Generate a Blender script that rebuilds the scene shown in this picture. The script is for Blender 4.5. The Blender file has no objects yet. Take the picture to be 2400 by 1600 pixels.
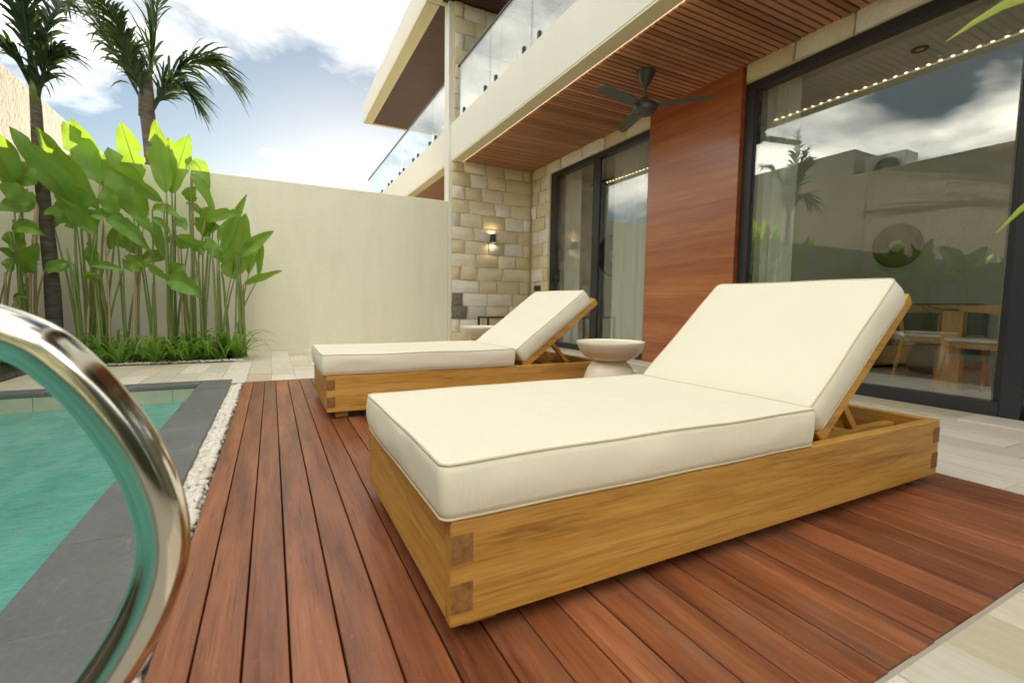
import bpy, bmesh, math, random
from mathutils import Vector, Matrix, noise as mnoise
rad = math.radians
SC = bpy.context.scene
COL = SC.collection
RND = random.Random(7)

# ------------------------------------------------------------------ camera, world, sun, exposure
CAM_H = 0.66
yaw, pitch, roll = rad(27.2526), rad(-4.471), rad(0.8354)
fw = Vector((math.sin(yaw)*math.cos(pitch), math.cos(yaw)*math.cos(pitch), math.sin(pitch)))
rt = Vector((math.cos(yaw), -math.sin(yaw), 0)); up = rt.cross(fw)
r2 = math.cos(roll)*rt + math.sin(roll)*up
u2 = -math.sin(roll)*rt + math.cos(roll)*up
cd = bpy.data.cameras.new('camera'); cam = bpy.data.objects.new('camera', cd); COL.objects.link(cam)
cam.matrix_world = Matrix(((r2.x, u2.x, -fw.x, 0), (r2.y, u2.y, -fw.y, 0), (r2.z, u2.z, -fw.z, CAM_H), (0, 0, 0, 1)))
cd.sensor_width = 36; cd.lens = 36*1093.52/2400; cd.clip_start = 0.02; cd.clip_end = 2000
cd.dof.use_dof = True; cd.dof.focus_distance = 2.6; cd.dof.aperture_fstop = 6.3
SC.camera = cam

SUN_AZ, SUN_EL = rad(9.6), rad(12.3)          # azimuth to the right of +Y
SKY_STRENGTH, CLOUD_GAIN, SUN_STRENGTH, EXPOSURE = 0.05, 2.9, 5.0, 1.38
world = bpy.data.worlds.new('World'); SC.world = world; world.use_nodes = True
wn, wl = world.node_tree.nodes, world.node_tree.links; wn.clear()
def W(t, **k):
    n = wn.new(t)
    for a, b in k.items(): setattr(n, a, b)
    return n
sky = W('ShaderNodeTexSky', sky_type='NISHITA'); sky.sun_disc = False
sky.sun_elevation = SUN_EL; sky.sun_rotation = SUN_AZ
sky.air_density = 1.0; sky.dust_density = 0.21; sky.ozone_density = 1.0
tc = W('ShaderNodeTexCoord'); sep = W('ShaderNodeSeparateXYZ'); wl.new(tc.outputs['Generated'], sep.inputs[0])
def wmath(op, a, b=None):
    n = W('ShaderNodeMath', operation=op)
    for i, q in enumerate((a, b)):
        if q is None: continue
        if isinstance(q, (int, float)): n.inputs[i].default_value = q
        else: wl.new(q, n.inputs[i])
    return n.outputs[0]
zc = wmath('MAXIMUM', sep.outputs[2], 0.0); den = wmath('ADD', zc, 0.16)
px = wmath('DIVIDE', sep.outputs[0], den); py = wmath('DIVIDE', sep.outputs[1], den)
cmb = W('ShaderNodeCombineXYZ'); wl.new(px, cmb.inputs[0]); wl.new(py, cmb.inputs[1]); CLOUD_SEED = 4.0; cmb.inputs[2].default_value = CLOUD_SEED
n1 = W('ShaderNodeTexNoise'); n1.inputs['Scale'].default_value = 1.15; n1.inputs['Detail'].default_value = 9; n1.inputs['Roughness'].default_value = 0.56; n1.inputs['Distortion'].default_value = 0.25
wl.new(cmb.outputs[0], n1.inputs['Vector'])
cr = W('ShaderNodeValToRGB'); cr.color_ramp.elements[0].position = 0.45; cr.color_ramp.elements[1].position = 0.64
wl.new(n1.outputs[0], cr.inputs[0])
n2 = W('ShaderNodeTexNoise'); n2.inputs['Scale'].default_value = 2.3; n2.inputs['Detail'].default_value = 5
wl.new(cmb.outputs[0], n2.inputs['Vector'])
cc = W('ShaderNodeValToRGB'); cc.color_ramp.elements[0].position = 0.3; cc.color_ramp.elements[1].position = 0.7
cc.color_ramp.elements[0].color = (0.56, 0.54, 0.49, 1); cc.color_ramp.elements[1].color = (0.90, 0.84, 0.72, 1)
wl.new(n2.outputs[0], cc.inputs[0])
b1 = W('ShaderNodeBackground'); b1.inputs[1].default_value = SKY_STRENGTH; wl.new(sky.outputs[0], b1.inputs[0])
# clouds are set brighter away from the sun, so out-of-view ones light the scene
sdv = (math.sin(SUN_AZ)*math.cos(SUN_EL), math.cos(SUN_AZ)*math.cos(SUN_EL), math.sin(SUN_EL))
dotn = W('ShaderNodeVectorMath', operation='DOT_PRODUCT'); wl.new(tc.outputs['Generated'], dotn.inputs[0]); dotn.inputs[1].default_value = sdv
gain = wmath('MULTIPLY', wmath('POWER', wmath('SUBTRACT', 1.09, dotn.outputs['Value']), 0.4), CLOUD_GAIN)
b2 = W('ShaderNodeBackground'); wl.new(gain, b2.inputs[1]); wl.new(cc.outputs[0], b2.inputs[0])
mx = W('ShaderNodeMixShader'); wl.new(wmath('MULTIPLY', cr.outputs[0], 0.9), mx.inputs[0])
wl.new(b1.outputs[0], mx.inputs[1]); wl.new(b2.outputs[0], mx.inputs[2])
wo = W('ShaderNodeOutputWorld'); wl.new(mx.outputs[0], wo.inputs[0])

sl = bpy.data.lights.new('sun', 'SUN'); sl.energy = SUN_STRENGTH; sl.angle = rad(0.5); sl.color = (1.0, 0.88, 0.70)
so = bpy.data.objects.new('sun', sl); COL.objects.link(so)
sd = Vector((math.sin(SUN_AZ)*math.cos(SUN_EL), math.cos(SUN_AZ)*math.cos(SUN_EL), math.sin(SUN_EL)))
so.rotation_euler = sd.to_track_quat('Z', 'Y').to_euler(); so.location = sd*40
vs = SC.view_settings; vs.view_transform = 'Standard'; vs.look = 'None'; vs.exposure = EXPOSURE; vs.gamma = 1.0; vs.use_curve_mapping = False
SC.render.engine = 'CYCLES'
cy = SC.cycles; cy.use_denoising = True; cy.max_bounces = 10; cy.diffuse_bounces = 5; cy.glossy_bounces = 5
cy.transmission_bounces = 6; cy.transparent_max_bounces = 24; cy.sample_clamp_indirect = 6.0; cy.caustics_reflective = False; cy.caustics_refractive = False

# ------------------------------------------------------------------ material helpers
class NT:
    def __init__(s, name):
        s.m = bpy.data.materials.new(name); s.m.use_nodes = True
        s.t = s.m.node_tree; s.n = s.t.nodes; s.l = s.t.links; s.n.clear()
        s.out = s.n.new('ShaderNodeOutputMaterial')
    def new(s, t, inp=None, **k):
        n = s.n.new(t)
        for a, b in k.items(): setattr(n, a, b)
        for a, b in (inp or {}).items(): s.put(n.inputs[a], b)
        return n
    def put(s, sock, v):
        if hasattr(v, 'is_output'): s.l.new(v, sock)
        else:
            if isinstance(v, (tuple, list)) and len(v) == 3 and sock.type == 'RGBA': v = (*v, 1)
            sock.default_value = v
    def coord(s, scale=(1, 1, 1), rand=0.0, world=False):
        if world:
            c = s.new('ShaderNodeNewGeometry').outputs['Position']
        else:
            c = s.new('ShaderNodeTexCoord').outputs['Object']
        if rand:
            oi = s.new('ShaderNodeObjectInfo')
            cb = s.new('ShaderNodeCombineXYZ', {0: s.math('MULTIPLY', oi.outputs['Random'], rand), 1: s.math('MULTIPLY', oi.outputs['Random'], rand*1.7), 2: s.math('MULTIPLY', oi.outputs['Random'], rand*0.6)})
            c = s.new('ShaderNodeVectorMath', {0: c, 1: cb.outputs[0]}, operation='ADD').outputs[0]
        return s.new('ShaderNodeMapping', {'Vector': c, 'Scale': scale}).outputs[0]
    def math(s, op, a, b=0.0):
        return s.new('ShaderNodeMath', {0: a, 1: b}, operation=op).outputs[0]
    def noise(s, vec, scale, detail=4, rough=0.5, dist=0.0):
        return s.new('ShaderNodeTexNoise', {'Vector': vec, 'Scale': scale, 'Detail': detail, 'Roughness': rough, 'Distortion': dist}).outputs[0]
    def ramp(s, fac, stops, interp='LINEAR'):
        r = s.new('ShaderNodeValToRGB', {0: fac}); e = r.color_ramp.elements; r.color_ramp.interpolation = interp
        while len(e) < len(stops): e.new(0.5)
        for q, (p, c) in zip(e, stops):
            q.position = p; q.color = (*c, 1) if len(c) == 3 else c
        return r.outputs[0]
    def mix(s, fac, a, b, mode='MIX'):
        n = s.new('ShaderNodeMix', data_type='RGBA', blend_type=mode)
        s.put(n.inputs[0], fac); s.put(n.inputs[6], a); s.put(n.inputs[7], b); return n.outputs[2]
    def bump(s, h, strength=0.3, dist=0.01, normal=None):
        n = s.new('ShaderNodeBump', {'Height': h, 'Strength': strength, 'Distance': dist})
        if normal: s.l.new(normal, n.inputs['Normal'])
        return n.outputs[0]
    def pbr(s, **k):
        b = s.new('ShaderNodeBsdfPrincipled')
        for a, v in k.items(): s.put(b.inputs[a.replace('_', ' ')], v)
        s.l.new(b.outputs[0], s.out.inputs[0]); return b
MAT = {}
def g1(v): return (v, v, v)
def stucco(name, c, c2, sc=60, bs=0.35, rough=0.85, streak=None, stain=0.0, bd=0.006):
    t = NT(name); v = t.coord(); f = t.noise(v, 1.3, 5, 0.6)
    col = t.mix(f, c, c2)
    h = t.noise(v, sc, 5, 0.65)
    if streak:
        vs_ = t.coord(streak); h2 = t.noise(vs_, 1.0, 4, 0.6); h = t.math('ADD', h, t.math('MULTIPLY', h2, 0.8))
    if stain:
        f2 = t.noise(t.coord((3.0, 3.0, 0.5)), 1.0, 6, 0.7)
        col = t.mix(t.math('MULTIPLY', t.ramp(f2, [(0.45, (0, 0, 0)), (0.75, (1, 1, 1))]), stain), col, (c[0]*0.55, c[1]*0.55, c[2]*0.52))
    t.pbr(Base_Color=col, Roughness=rough, Normal=t.bump(h, bs, bd)); MAT[name] = t.m
def wood(name, cols, axis, figure=2.2, fine=60, rough=0.5, stretch=0.07, var=0.35, bs=0.12, coat=0.0, wear=None, spec=0.5, pores=0.0):
    t = NT(name); sc = [1, 1, 1]; sc[axis] = stretch
    v = t.coord(tuple(sc), rand=37.0)
    a = t.noise(v, figure*3, 6, 0.62, 0.6)
    a2 = t.noise(v, figure, 3, 0.5, 1.2)
    fi = t.noise(v, fine, 3, 0.6)
    m = t.math('ADD', t.math('MULTIPLY', a, 0.55), t.math('ADD', t.math('MULTIPLY', a2, 0.25), t.math('MULTIPLY', fi, 0.2)))
    n = len(cols)
    col = t.ramp(m, [(0.34+0.32*i/(n-1), c) for i, c in enumerate(cols)])
    oi = t.new('ShaderNodeObjectInfo').outputs['Random']
    k = t.math('ADD', t.math('MULTIPLY', oi, var), 1-var/2)
    col = t.mix(1.0, col, t.new('ShaderNodeCombineColor', {0: k, 1: t.math('POWER', k, 1.15), 2: t.math('POWER', k, 1.3)}).outputs[0], 'MULTIPLY')
    ro = t.math('ADD', t.math('MULTIPLY', a2, 0.25), rough-0.12)
    if pores:
        sp = [170, 170, 170]; sp[axis] = 5.0
        pn = t.ramp(t.noise(t.coord(tuple(sp), rand=37.0), 1.0, 2, 0.5), [(0.60, g1(0)), (0.72, g1(1))])
        col = t.mix(t.math('MULTIPLY', pn, pores), col, tuple(q*0.45 for q in cols[0]))
        sk = [26, 26, 26]; sk[axis] = 0.9
        kn = t.ramp(t.noise(t.coord(tuple(sk), rand=19.0), 1.0, 4, 0.6, 0.8), [(0.60, g1(0)), (0.68, g1(1)), (0.74, g1(0.2))])
        col = t.mix(t.math('MULTIPLY', kn, pores*0.9), col, cols[0])
    if wear:
        w = t.ramp(t.noise(t.coord((1, 0.35, 1), rand=11), 5.0, 6, 0.65), [(0.52, (0, 0, 0)), (0.72, (1, 1, 1))])
        col = t.mix(t.math('MULTIPLY', w, wear[3]), col, wear[:3])
        spk = t.ramp(t.noise(t.coord(rand=3), 130, 2, 0.5), [(0.70, g1(0)), (0.76, g1(1))]); col = t.mix(t.math('MULTIPLY', spk, 0.35), col, (0.42, 0.33, 0.25))
        ro = t.math('ADD', ro, t.math('MULTIPLY', w, 0.15))
    t.pbr(Base_Color=col, Roughness=ro, Normal=t.bump(t.math('ADD', fi, a), bs, 0.004), Coat_Weight=coat, Coat_Roughness=0.25, Specular_IOR_Level=spec); MAT[name] = t.m
def plain(name, c, rough=0.5, metal=0.0, bump=0.0, bsc=80, var=0.12, coat=0.0):
    t = NT(name); v = t.coord(); f = t.noise(v, 6, 4, 0.6)
    col = t.mix(f, tuple(x*(1-var) for x in c), tuple(min(1, x*(1+var)) for x in c))
    k = dict(Base_Color=col, Roughness=t.math('ADD', t.math('MULTIPLY', f, 0.12), rough-0.06), Metallic=metal, Coat_Weight=coat)
    if bump: k['Normal'] = t.bump(t.noise(v, bsc, 4, 0.6), bump, 0.004)
    t.pbr(**k); MAT[name] = t.m

stucco('wall_render', (0.85, 0.825, 0.67), (0.81, 0.785, 0.63), 45, 0.6, streak=(4, 4, 45), stain=0.22)
stucco('house_render', (0.80, 0.78, 0.70), (0.75, 0.73, 0.64), 90, 0.35, stain=0.10)
stucco('house_under', (0.82, 0.74, 0.50), (0.78, 0.70, 0.46), 90, 0.1)
stucco('rough_render', (0.44, 0.40, 0.31), (0.34, 0.31, 0.24), 14, 1.0, stain=0.8, bd=0.014)
stucco('room_wall', (0.82, 0.82, 0.74), (0.78, 0.78, 0.70), 120, 0.1)
stucco('room_ceiling', (0.72, 0.72, 0.66), (0.70, 0.70, 0.64), 120, 0.05)
stucco('mortar', (0.72, 0.62, 0.38), (0.62, 0.53, 0.31), 40, 0.8)
stucco('grout', (0.46, 0.43, 0.36), (0.40, 0.37, 0.31), 60, 0.4)
stucco('soil', (0.06, 0.045, 0.03), (0.10, 0.08, 0.055), 50, 1.0)
stucco('earth', (0.12, 0.10, 0.07), (0.16, 0.14, 0.10), 3, 0.6)
stucco('dark_base', (0.02, 0.017, 0.014), (0.03, 0.024, 0.02), 30, 0.3)
wood('deck_wood', [(0.075, 0.022, 0.010), (0.19, 0.058, 0.023), (0.29, 0.098, 0.039), (0.38, 0.15, 0.064)], 1, 4.5, 90, 0.40, 0.09, 0.42, 0.20, wear=(0.27, 0.16, 0.105, 0.45), pores=0.5)
wood('teak_x', [(0.24, 0.105, 0.018), (0.52, 0.262, 0.050), (0.64, 0.36, 0.080), (0.72, 0.44, 0.115)], 0, 6.5, 150, 0.48, 0.075, 0.12, 0.12, pores=0.42)
wood('teak_y', [(0.24, 0.105, 0.018), (0.52, 0.262, 0.050), (0.64, 0.36, 0.080), (0.72, 0.44, 0.115)], 1, 6.5, 150, 0.48, 0.075, 0.12, 0.12, pores=0.42)
wood('teak_end', [(0.17, 0.075, 0.02), (0.30, 0.145, 0.042), (0.40, 0.21, 0.062)], 2, 22, 200, 0.6, 0.6, 0.3, 0.1)
wood('slat_wood', [(0.27, 0.115, 0.054), (0.45, 0.205, 0.105), (0.56, 0.285, 0.15)], 0, 5, 90, 0.5, 0.06, 0.45, 0.1)
wood('veneer', [(0.18, 0.042, 0.013), (0.34, 0.090, 0.024), (0.45, 0.140, 0.038), (0.56, 0.22, 0.075)], 1, 2.6, 70, 0.34, 0.055, 0.05, 0.05, coat=0.7)
wood('eave_wood', [(0.07, 0.03, 0.016), (0.11, 0.05, 0.028), (0.15, 0.07, 0.04)], 0, 5, 90, 0.55, 0.06, 0.2, 0.1)
wood('room_oak', [(0.36, 0.18, 0.06), (0.54, 0.30, 0.11), (0.64, 0.38, 0.16)], 2, 5, 90, 0.45, 0.1, 0.2, 0.05)
plain('black_metal', (0.030, 0.031, 0.034), 0.42, 0.0, 0.05, 300)
plain('fan_metal', (0.085, 0.095, 0.085), 0.38, 0.35)
plain('fan_blade', (0.10, 0.115, 0.105), 0.35, 0.0)
plain('table_stone', (0.90, 0.86, 0.70), 0.38, 0.0, 0.04, 60, 0.10, coat=0.15)
plain('sofa_fabric', (0.16, 0.18, 0.14), 0.9, 0, 0.3, 400)
plain('ring_weave', (0.13, 0.10, 0.075), 0.9, 0, 1.0, 90, 0.4)
plain('white_fabric', (0.72, 0.71, 0.66), 0.85, 0, 0.2, 300)
plain('room_tile', (0.76, 0.77, 0.73), 0.22, 0, 0.02, 40, 0.05)
plain('concrete', (0.30, 0.29, 0.27), 0.9, 0, 0.4, 60, 0.2)
plain('ac_white', (0.62, 0.62, 0.60), 0.5)
# brushed/polished steel
t = NT('steel'); t.pbr(Base_Color=(0.70, 0.665, 0.59), Metallic=1.0, Roughness=t.math('ADD', t.math('MULTIPLY', t.noise(t.coord((1, 1, 1)), 25, 5, 0.7), 0.10), 0.075)); MAT['steel'] = t.m
# limestone tiles
t = NT('limestone'); v = t.coord(rand=31, scale=(1, 1, 1)); oi = t.new('ShaderNodeObjectInfo').outputs['Random']
base = t.ramp(oi, [(0.0, (0.66, 0.62, 0.51)), (0.25, (0.72, 0.67, 0.55)), (0.5, (0.78, 0.74, 0.65)), (0.68, (0.64, 0.63, 0.54)), (0.82, (0.84, 0.81, 0.74)), (0.93, (0.58, 0.52, 0.39))], 'CONSTANT')
vein = t.noise(t.coord((6, 1.4, 1), rand=31), 1.4, 7, 0.65, 0.8)
col = t.mix(t.ramp(vein, [(0.35, g1(0)), (0.75, g1(0.6))]), base, (0.55, 0.47, 0.33))
col = t.mix(t.ramp(t.noise(v, 9, 6, 0.7), [(0.5, g1(0)), (0.8, g1(0.35))]), col, (0.80, 0.78, 0.72))
t.pbr(Base_Color=col, Roughness=t.math('ADD', t.math('MULTIPLY', vein, 0.3), 0.38), Normal=t.bump(t.math('ADD', vein, t.noise(v, 60, 4)), 0.10, 0.004)); MAT['limestone'] = t.m
# cladding stone
t = NT('cladding'); v = t.coord(world=True); oi = t.new('ShaderNodeObjectInfo').outputs['Random']
base = t.ramp(oi, [(0.0, (0.74, 0.65, 0.43)), (0.2, (0.80, 0.73, 0.54)), (0.42, (0.84, 0.80, 0.66)), (0.60, (0.72, 0.63, 0.42)), (0.70, (0.88, 0.87, 0.80)), (0.92, (0.58, 0.57, 0.50))], 'CONSTANT')
f1 = t.noise(v, 9, 7, 0.7, 0.3); f2 = t.noise(v, 40, 5, 0.65)
col = t.mix(t.ramp(f1, [(0.38, g1(0)), (0.68, g1(0.42))]), base, (0.68, 0.54, 0.29))
col = t.mix(t.ramp(f2, [(0.58, g1(0)), (0.8, g1(0.4))]), col, (0.36, 0.30, 0.18))
t.pbr(Base_Color=col, Roughness=0.88, Normal=t.bump(t.math('ADD', f1, t.math('MULTIPLY', f2, 0.5)), 0.55, 0.012)); MAT['cladding'] = t.m
t = NT('cladding_dark'); v = t.coord(world=True); f1 = t.noise(v, 30, 7, 0.75)
t.pbr(Base_Color=t.ramp(f1, [(0.35, (0.12, 0.11, 0.09)), (0.6, (0.26, 0.24, 0.19)), (0.75, (0.5, 0.46, 0.36))]), Roughness=0.9, Normal=t.bump(f1, 0.9, 0.015)); MAT['cladding_dark'] = t.m
# andesite coping
t = NT('andesite'); v = t.coord(rand=13); f1 = t.noise(v, 3, 7, 0.65); f2 = t.noise(v, 70, 5, 0.7); f3 = t.noise(t.coord((14, 3, 3), rand=13), 2, 5, 0.65)
col = t.ramp(t.math('ADD', t.math('MULTIPLY', f1, 0.6), t.math('MULTIPLY', f2, 0.4)), [(0.3, (0.10, 0.107, 0.11)), (0.55, (0.16, 0.168, 0.17)), (0.75, (0.24, 0.245, 0.245))])
col = t.mix(t.ramp(f3, [(0.60, g1(0)), (0.72, g1(0.35))]), col, (0.34, 0.34, 0.33))
t.pbr(Base_Color=col, Roughness=t.math('ADD', t.math('MULTIPLY', f1, 0.35), 0.36), Normal=t.bump(t.math('ADD', f2, f3), 0.28, 0.004)); MAT['andesite'] = t.m
# wet black stone
t = NT('wet_stone'); v = t.coord(); f1 = t.noise(v, 22, 6, 0.7)
t.pbr(Base_Color=t.ramp(f1, [(0.3, g1(0.012)), (0.7, (0.05, 0.05, 0.052))]), Roughness=0.25, Normal=t.bump(f1, 0.5, 0.01)); MAT['wet_stone'] = t.m
# pebbles
t = NT('pebble_white'); v = t.coord(rand=7); oi = t.new('ShaderNodeObjectInfo').outputs['Random']
col = t.ramp(oi, [(0.0, (0.80, 0.78, 0.71)), (0.4, (0.74, 0.70, 0.60)), (0.75, (0.84, 0.83, 0.79)), (1.0, (0.62, 0.57, 0.46))])
t.pbr(Base_Color=t.mix(t.ramp(t.noise(v, 25, 5, 0.6), [(0.45, g1(0)), (0.8, g1(0.6))]), col, (0.60, 0.53, 0.40)), Roughness=0.5, Normal=t.bump(t.noise(v, 60, 3), 0.1, 0.002)); MAT['pebble_white'] = t.m
# pool tile
t = NT('pool_tile'); v = t.coord(); f = t.noise(v, 5, 6, 0.6)
t.pbr(Base_Color=t.ramp(f, [(0.3, (0.36, 0.42, 0.31)), (0.7, (0.52, 0.55, 0.41))]), Roughness=0.45); MAT['pool_tile'] = t.m
# water
t = NT('water'); v = t.coord((1, 1, 1)); h = t.math('ADD', t.math('MULTIPLY', t.noise(v, 5, 4, 0.5, 0.6), 1.0), t.math('MULTIPLY', t.noise(t.coord((0.8, 1.7, 1)), 15, 4, 0.6, 0.9), 0.75)); bn = t.bump(h, 0.38, 0.05)
milk = t.mix(t.ramp(t.noise(t.coord((1.6, 0.9, 1)), 2.0, 5, 0.6, 1.0), [(0.35, g1(0)), (0.68, g1(1))]), (0.11, 0.50, 0.43), (0.24, 0.74, 0.66))
df = t.new('ShaderNodeBsdfDiffuse', {'Color': milk}); tr = t.new('ShaderNodeBsdfTransparent', {'Color': (0.26, 0.74, 0.64)})
body = t.new('ShaderNodeMixShader', {0: 0.36, 1: df.outputs[0], 2: tr.outputs[0]})
gl = t.new('ShaderNodeBsdfGlossy', {'Color': g1(1), 'Roughness': 0.03, 'Normal': bn})
fr = t.new('ShaderNodeFresnel', {'IOR': 1.33, 'Normal': bn})
t.l.new(t.new('ShaderNodeMixShader', {0: fr.outputs[0], 1: body.outputs[0], 2: gl.outputs[0]}).outputs[0], t.out.inputs[0]); MAT['water'] = t.m
# glass (each pane is a solid slab; both faces reflect)
def glass(name, tint, r0, wobble=0.0):
    t = NT(name); ge = t.new('ShaderNodeNewGeometry')
    dt_ = t.new('ShaderNodeVectorMath', {0: ge.outputs['Incoming'], 1: ge.outputs['Normal']}, operation='DOT_PRODUCT').outputs['Value']
    c = t.math('SUBTRACT', 1.0, t.math('ABSOLUTE', dt_)); f = t.math('ADD', t.math('MULTIPLY', t.math('POWER', c, 5.0), 1-r0), r0)
    gl = t.new('ShaderNodeBsdfGlossy', {'Color': g1(1), 'Roughness': 0.0}); tr = t.new('ShaderNodeBsdfTransparent', {'Color': tint})
    if wobble: t.put(gl.inputs['Normal'], t.bump(t.noise(t.coord(), 0.7, 1), wobble, 0.05))
    t.l.new(t.new('ShaderNodeMixShader', {0: f, 1: tr.outputs[0], 2: gl.outputs[0]}).outputs[0], t.out.inputs[0]); MAT[name] = t.m
glass('door_glass', (0.95, 0.97, 0.95), 0.12)
glass('rail_glass', (0.95, 0.98, 0.96), 0.15)
# cushion canvas
t = NT('canvas'); v = t.coord(); w1 = t.noise(t.coord((1, 1, 1)), 420, 2, 0.5); w2 = t.noise(v, 7, 4, 0.5); w3 = t.noise(t.coord((22, 22, 3)), 1.0, 3, 0.5)
col = t.mix(w2, (0.89, 0.855, 0.715), (0.87, 0.83, 0.685))
hh = t.math('ADD', t.math('MULTIPLY', w1, 0.12), t.math('ADD', t.math('MULTIPLY', w2, 0.7), t.math('MULTIPLY', w3, 0.35)))
t.pbr(Base_Color=col, Roughness=0.9, Normal=t.bump(hh, 0.5, 0.012), Sheen_Weight=0.15); MAT['canvas'] = t.m
plain('canvas_piping', (0.66, 0.58, 0.40), 0.9)
# curtain sheer
t = NT('curtain'); df = t.new('ShaderNodeBsdfDiffuse', {'Color': (0.94, 0.95, 0.90)}); tl = t.new('ShaderNodeBsdfTranslucent', {'Color': (0.94, 0.95, 0.90)})
t.l.new(t.new('ShaderNodeMixShader', {0: 0.4, 1: df.outputs[0], 2: tl.outputs[0]}).outputs[0], t.out.inputs[0]); MAT['curtain'] = t.m
# foliage
def leafmat(name, c1, c2, trans, edge=None, tw=0.5, rough=0.35, stripe=True, dry=0.0):
    t = NT(name); oi = t.new('ShaderNodeObjectInfo').outputs['Random']; v = t.coord(rand=9)
    col = t.mix(oi, c1, c2); col = t.mix(t.math('MULTIPLY', t.noise(v, 14, 5, 0.6), 0.5), col, tuple(x*0.55 for x in c1))
    if dry: col = t.mix(t.math('MULTIPLY', t.ramp(t.noise(v, 6, 5, 0.7), [(0.60, g1(0)), (0.70, g1(1))]), dry), col, (0.26, 0.20, 0.05))
    tcol = t.mix(oi, trans, tuple(x*0.8 for x in trans))
    if stripe:
        sx = t.new('ShaderNodeSeparateXYZ', {0: t.new('ShaderNodeTexCoord').outputs['UV']})
        au = t.math('ABSOLUTE', t.math('SUBTRACT', sx.outputs[0], 0.5)); q = t.math('SUBTRACT', sx.outputs[1], t.math('MULTIPLY', au, 0.22))
        st_ = t.noise(t.new('ShaderNodeCombineXYZ', {0: t.math('MULTIPLY', q, 46.0), 1: oi}).outputs[0], 1.0, 3, 0.6)
        col = t.mix(t.math('MULTIPLY', st_, 0.45), col, tuple(min(1, x*1.9) for x in c2))
        brn = t.math('MULTIPLY', t.ramp(au, [(0.40, g1(0)), (0.49, g1(1))]), t.ramp(t.noise(v, 11, 4, 0.6), [(0.50, g1(0)), (0.62, g1(1))]))
        col = t.mix(t.math('MULTIPLY', brn, 0.85), col, (0.20, 0.13, 0.05))
        shade = t.math('ADD', t.math('MULTIPLY', t.ramp(sx.outputs[0], [(0.49, g1(0.0)), (0.51, g1(1.0))]), 0.25), 0.8); col = t.mix(1.0, col, shade, 'MULTIPLY')  # one half of each leaf darkened in the colour as fold shading
        rib = t.ramp(au, [(0.0, g1(1)), (0.035, g1(0.9)), (0.05, g1(0))]); col = t.mix(t.math('MULTIPLY', rib, 0.6), col, (0.30, 0.42, 0.14))
        tcol = t.mix(t.math('MULTIPLY', st_, 0.5), tcol, tuple(x*0.55 for x in trans))
    b = t.pbr(Base_Color=col, Roughness=rough, Specular_IOR_Level=0.4)
    if stripe: t.put(b.inputs['Normal'], t.bump(st_, 0.35, 0.006))
    tl = t.new('ShaderNodeBsdfTranslucent', {'Color': tcol})
    t.l.new(t.new('ShaderNodeMixShader', {0: tw, 1: b.outputs[0], 2: tl.outputs[0]}).outputs[0], t.out.inputs[0]); MAT[name] = t.m
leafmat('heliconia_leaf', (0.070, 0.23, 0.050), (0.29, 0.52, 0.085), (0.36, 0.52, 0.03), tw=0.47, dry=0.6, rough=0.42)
leafmat('strap_leaf', (0.12, 0.30, 0.04), (0.22, 0.42, 0.07), (0.34, 0.52, 0.06), tw=0.42, stripe=False)
leafmat('palm_leaf', (0.026, 0.056, 0.020), (0.038, 0.076, 0.024), (0.09, 0.15, 0.025), tw=0.22, stripe=False, rough=0.6)
leafmat('near_leaf', (0.30, 0.46, 0.03), (0.34, 0.50, 0.03), (0.55, 0.62, 0.03), tw=0.5, stripe=False)
leafmat('stem_green', (0.17, 0.25, 0.06), (0.30, 0.36, 0.12), (0.2, 0.25, 0.05), tw=0.1, stripe=False, dry=0.75)
leafmat('stem_brown', (0.36, 0.27, 0.14), (0.46, 0.38, 0.22), (0.2, 0.12, 0.05), tw=0.05, stripe=False)
t = NT('palm_bark'); v = t.coord((1, 1, 5)); f = t.noise(v, 6, 6, 0.7); t.pbr(Base_Color=t.ramp(f, [(0.3, (0.055, 0.045, 0.036)), (0.6, (0.12, 0.10, 0.08)), (0.8, (0.30, 0.27, 0.23))]), Roughness=0.9, Normal=t.bump(f, 0.8, 0.02)); MAT['palm_bark'] = t.m
def emit(name, c, s):
    t = NT(name); t.l.new(t.new('ShaderNodeEmission', {'Color': c, 'Strength': s}).outputs[0], t.out.inputs[0]); MAT[name] = t.m
emit('led_warm', (1.0, 0.76, 0.42), 7.0); emit('led_line', (1.0, 0.80, 0.45), 0.5); emit('sconce_glow', (1.0, 0.74, 0.42), 26.0)

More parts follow.
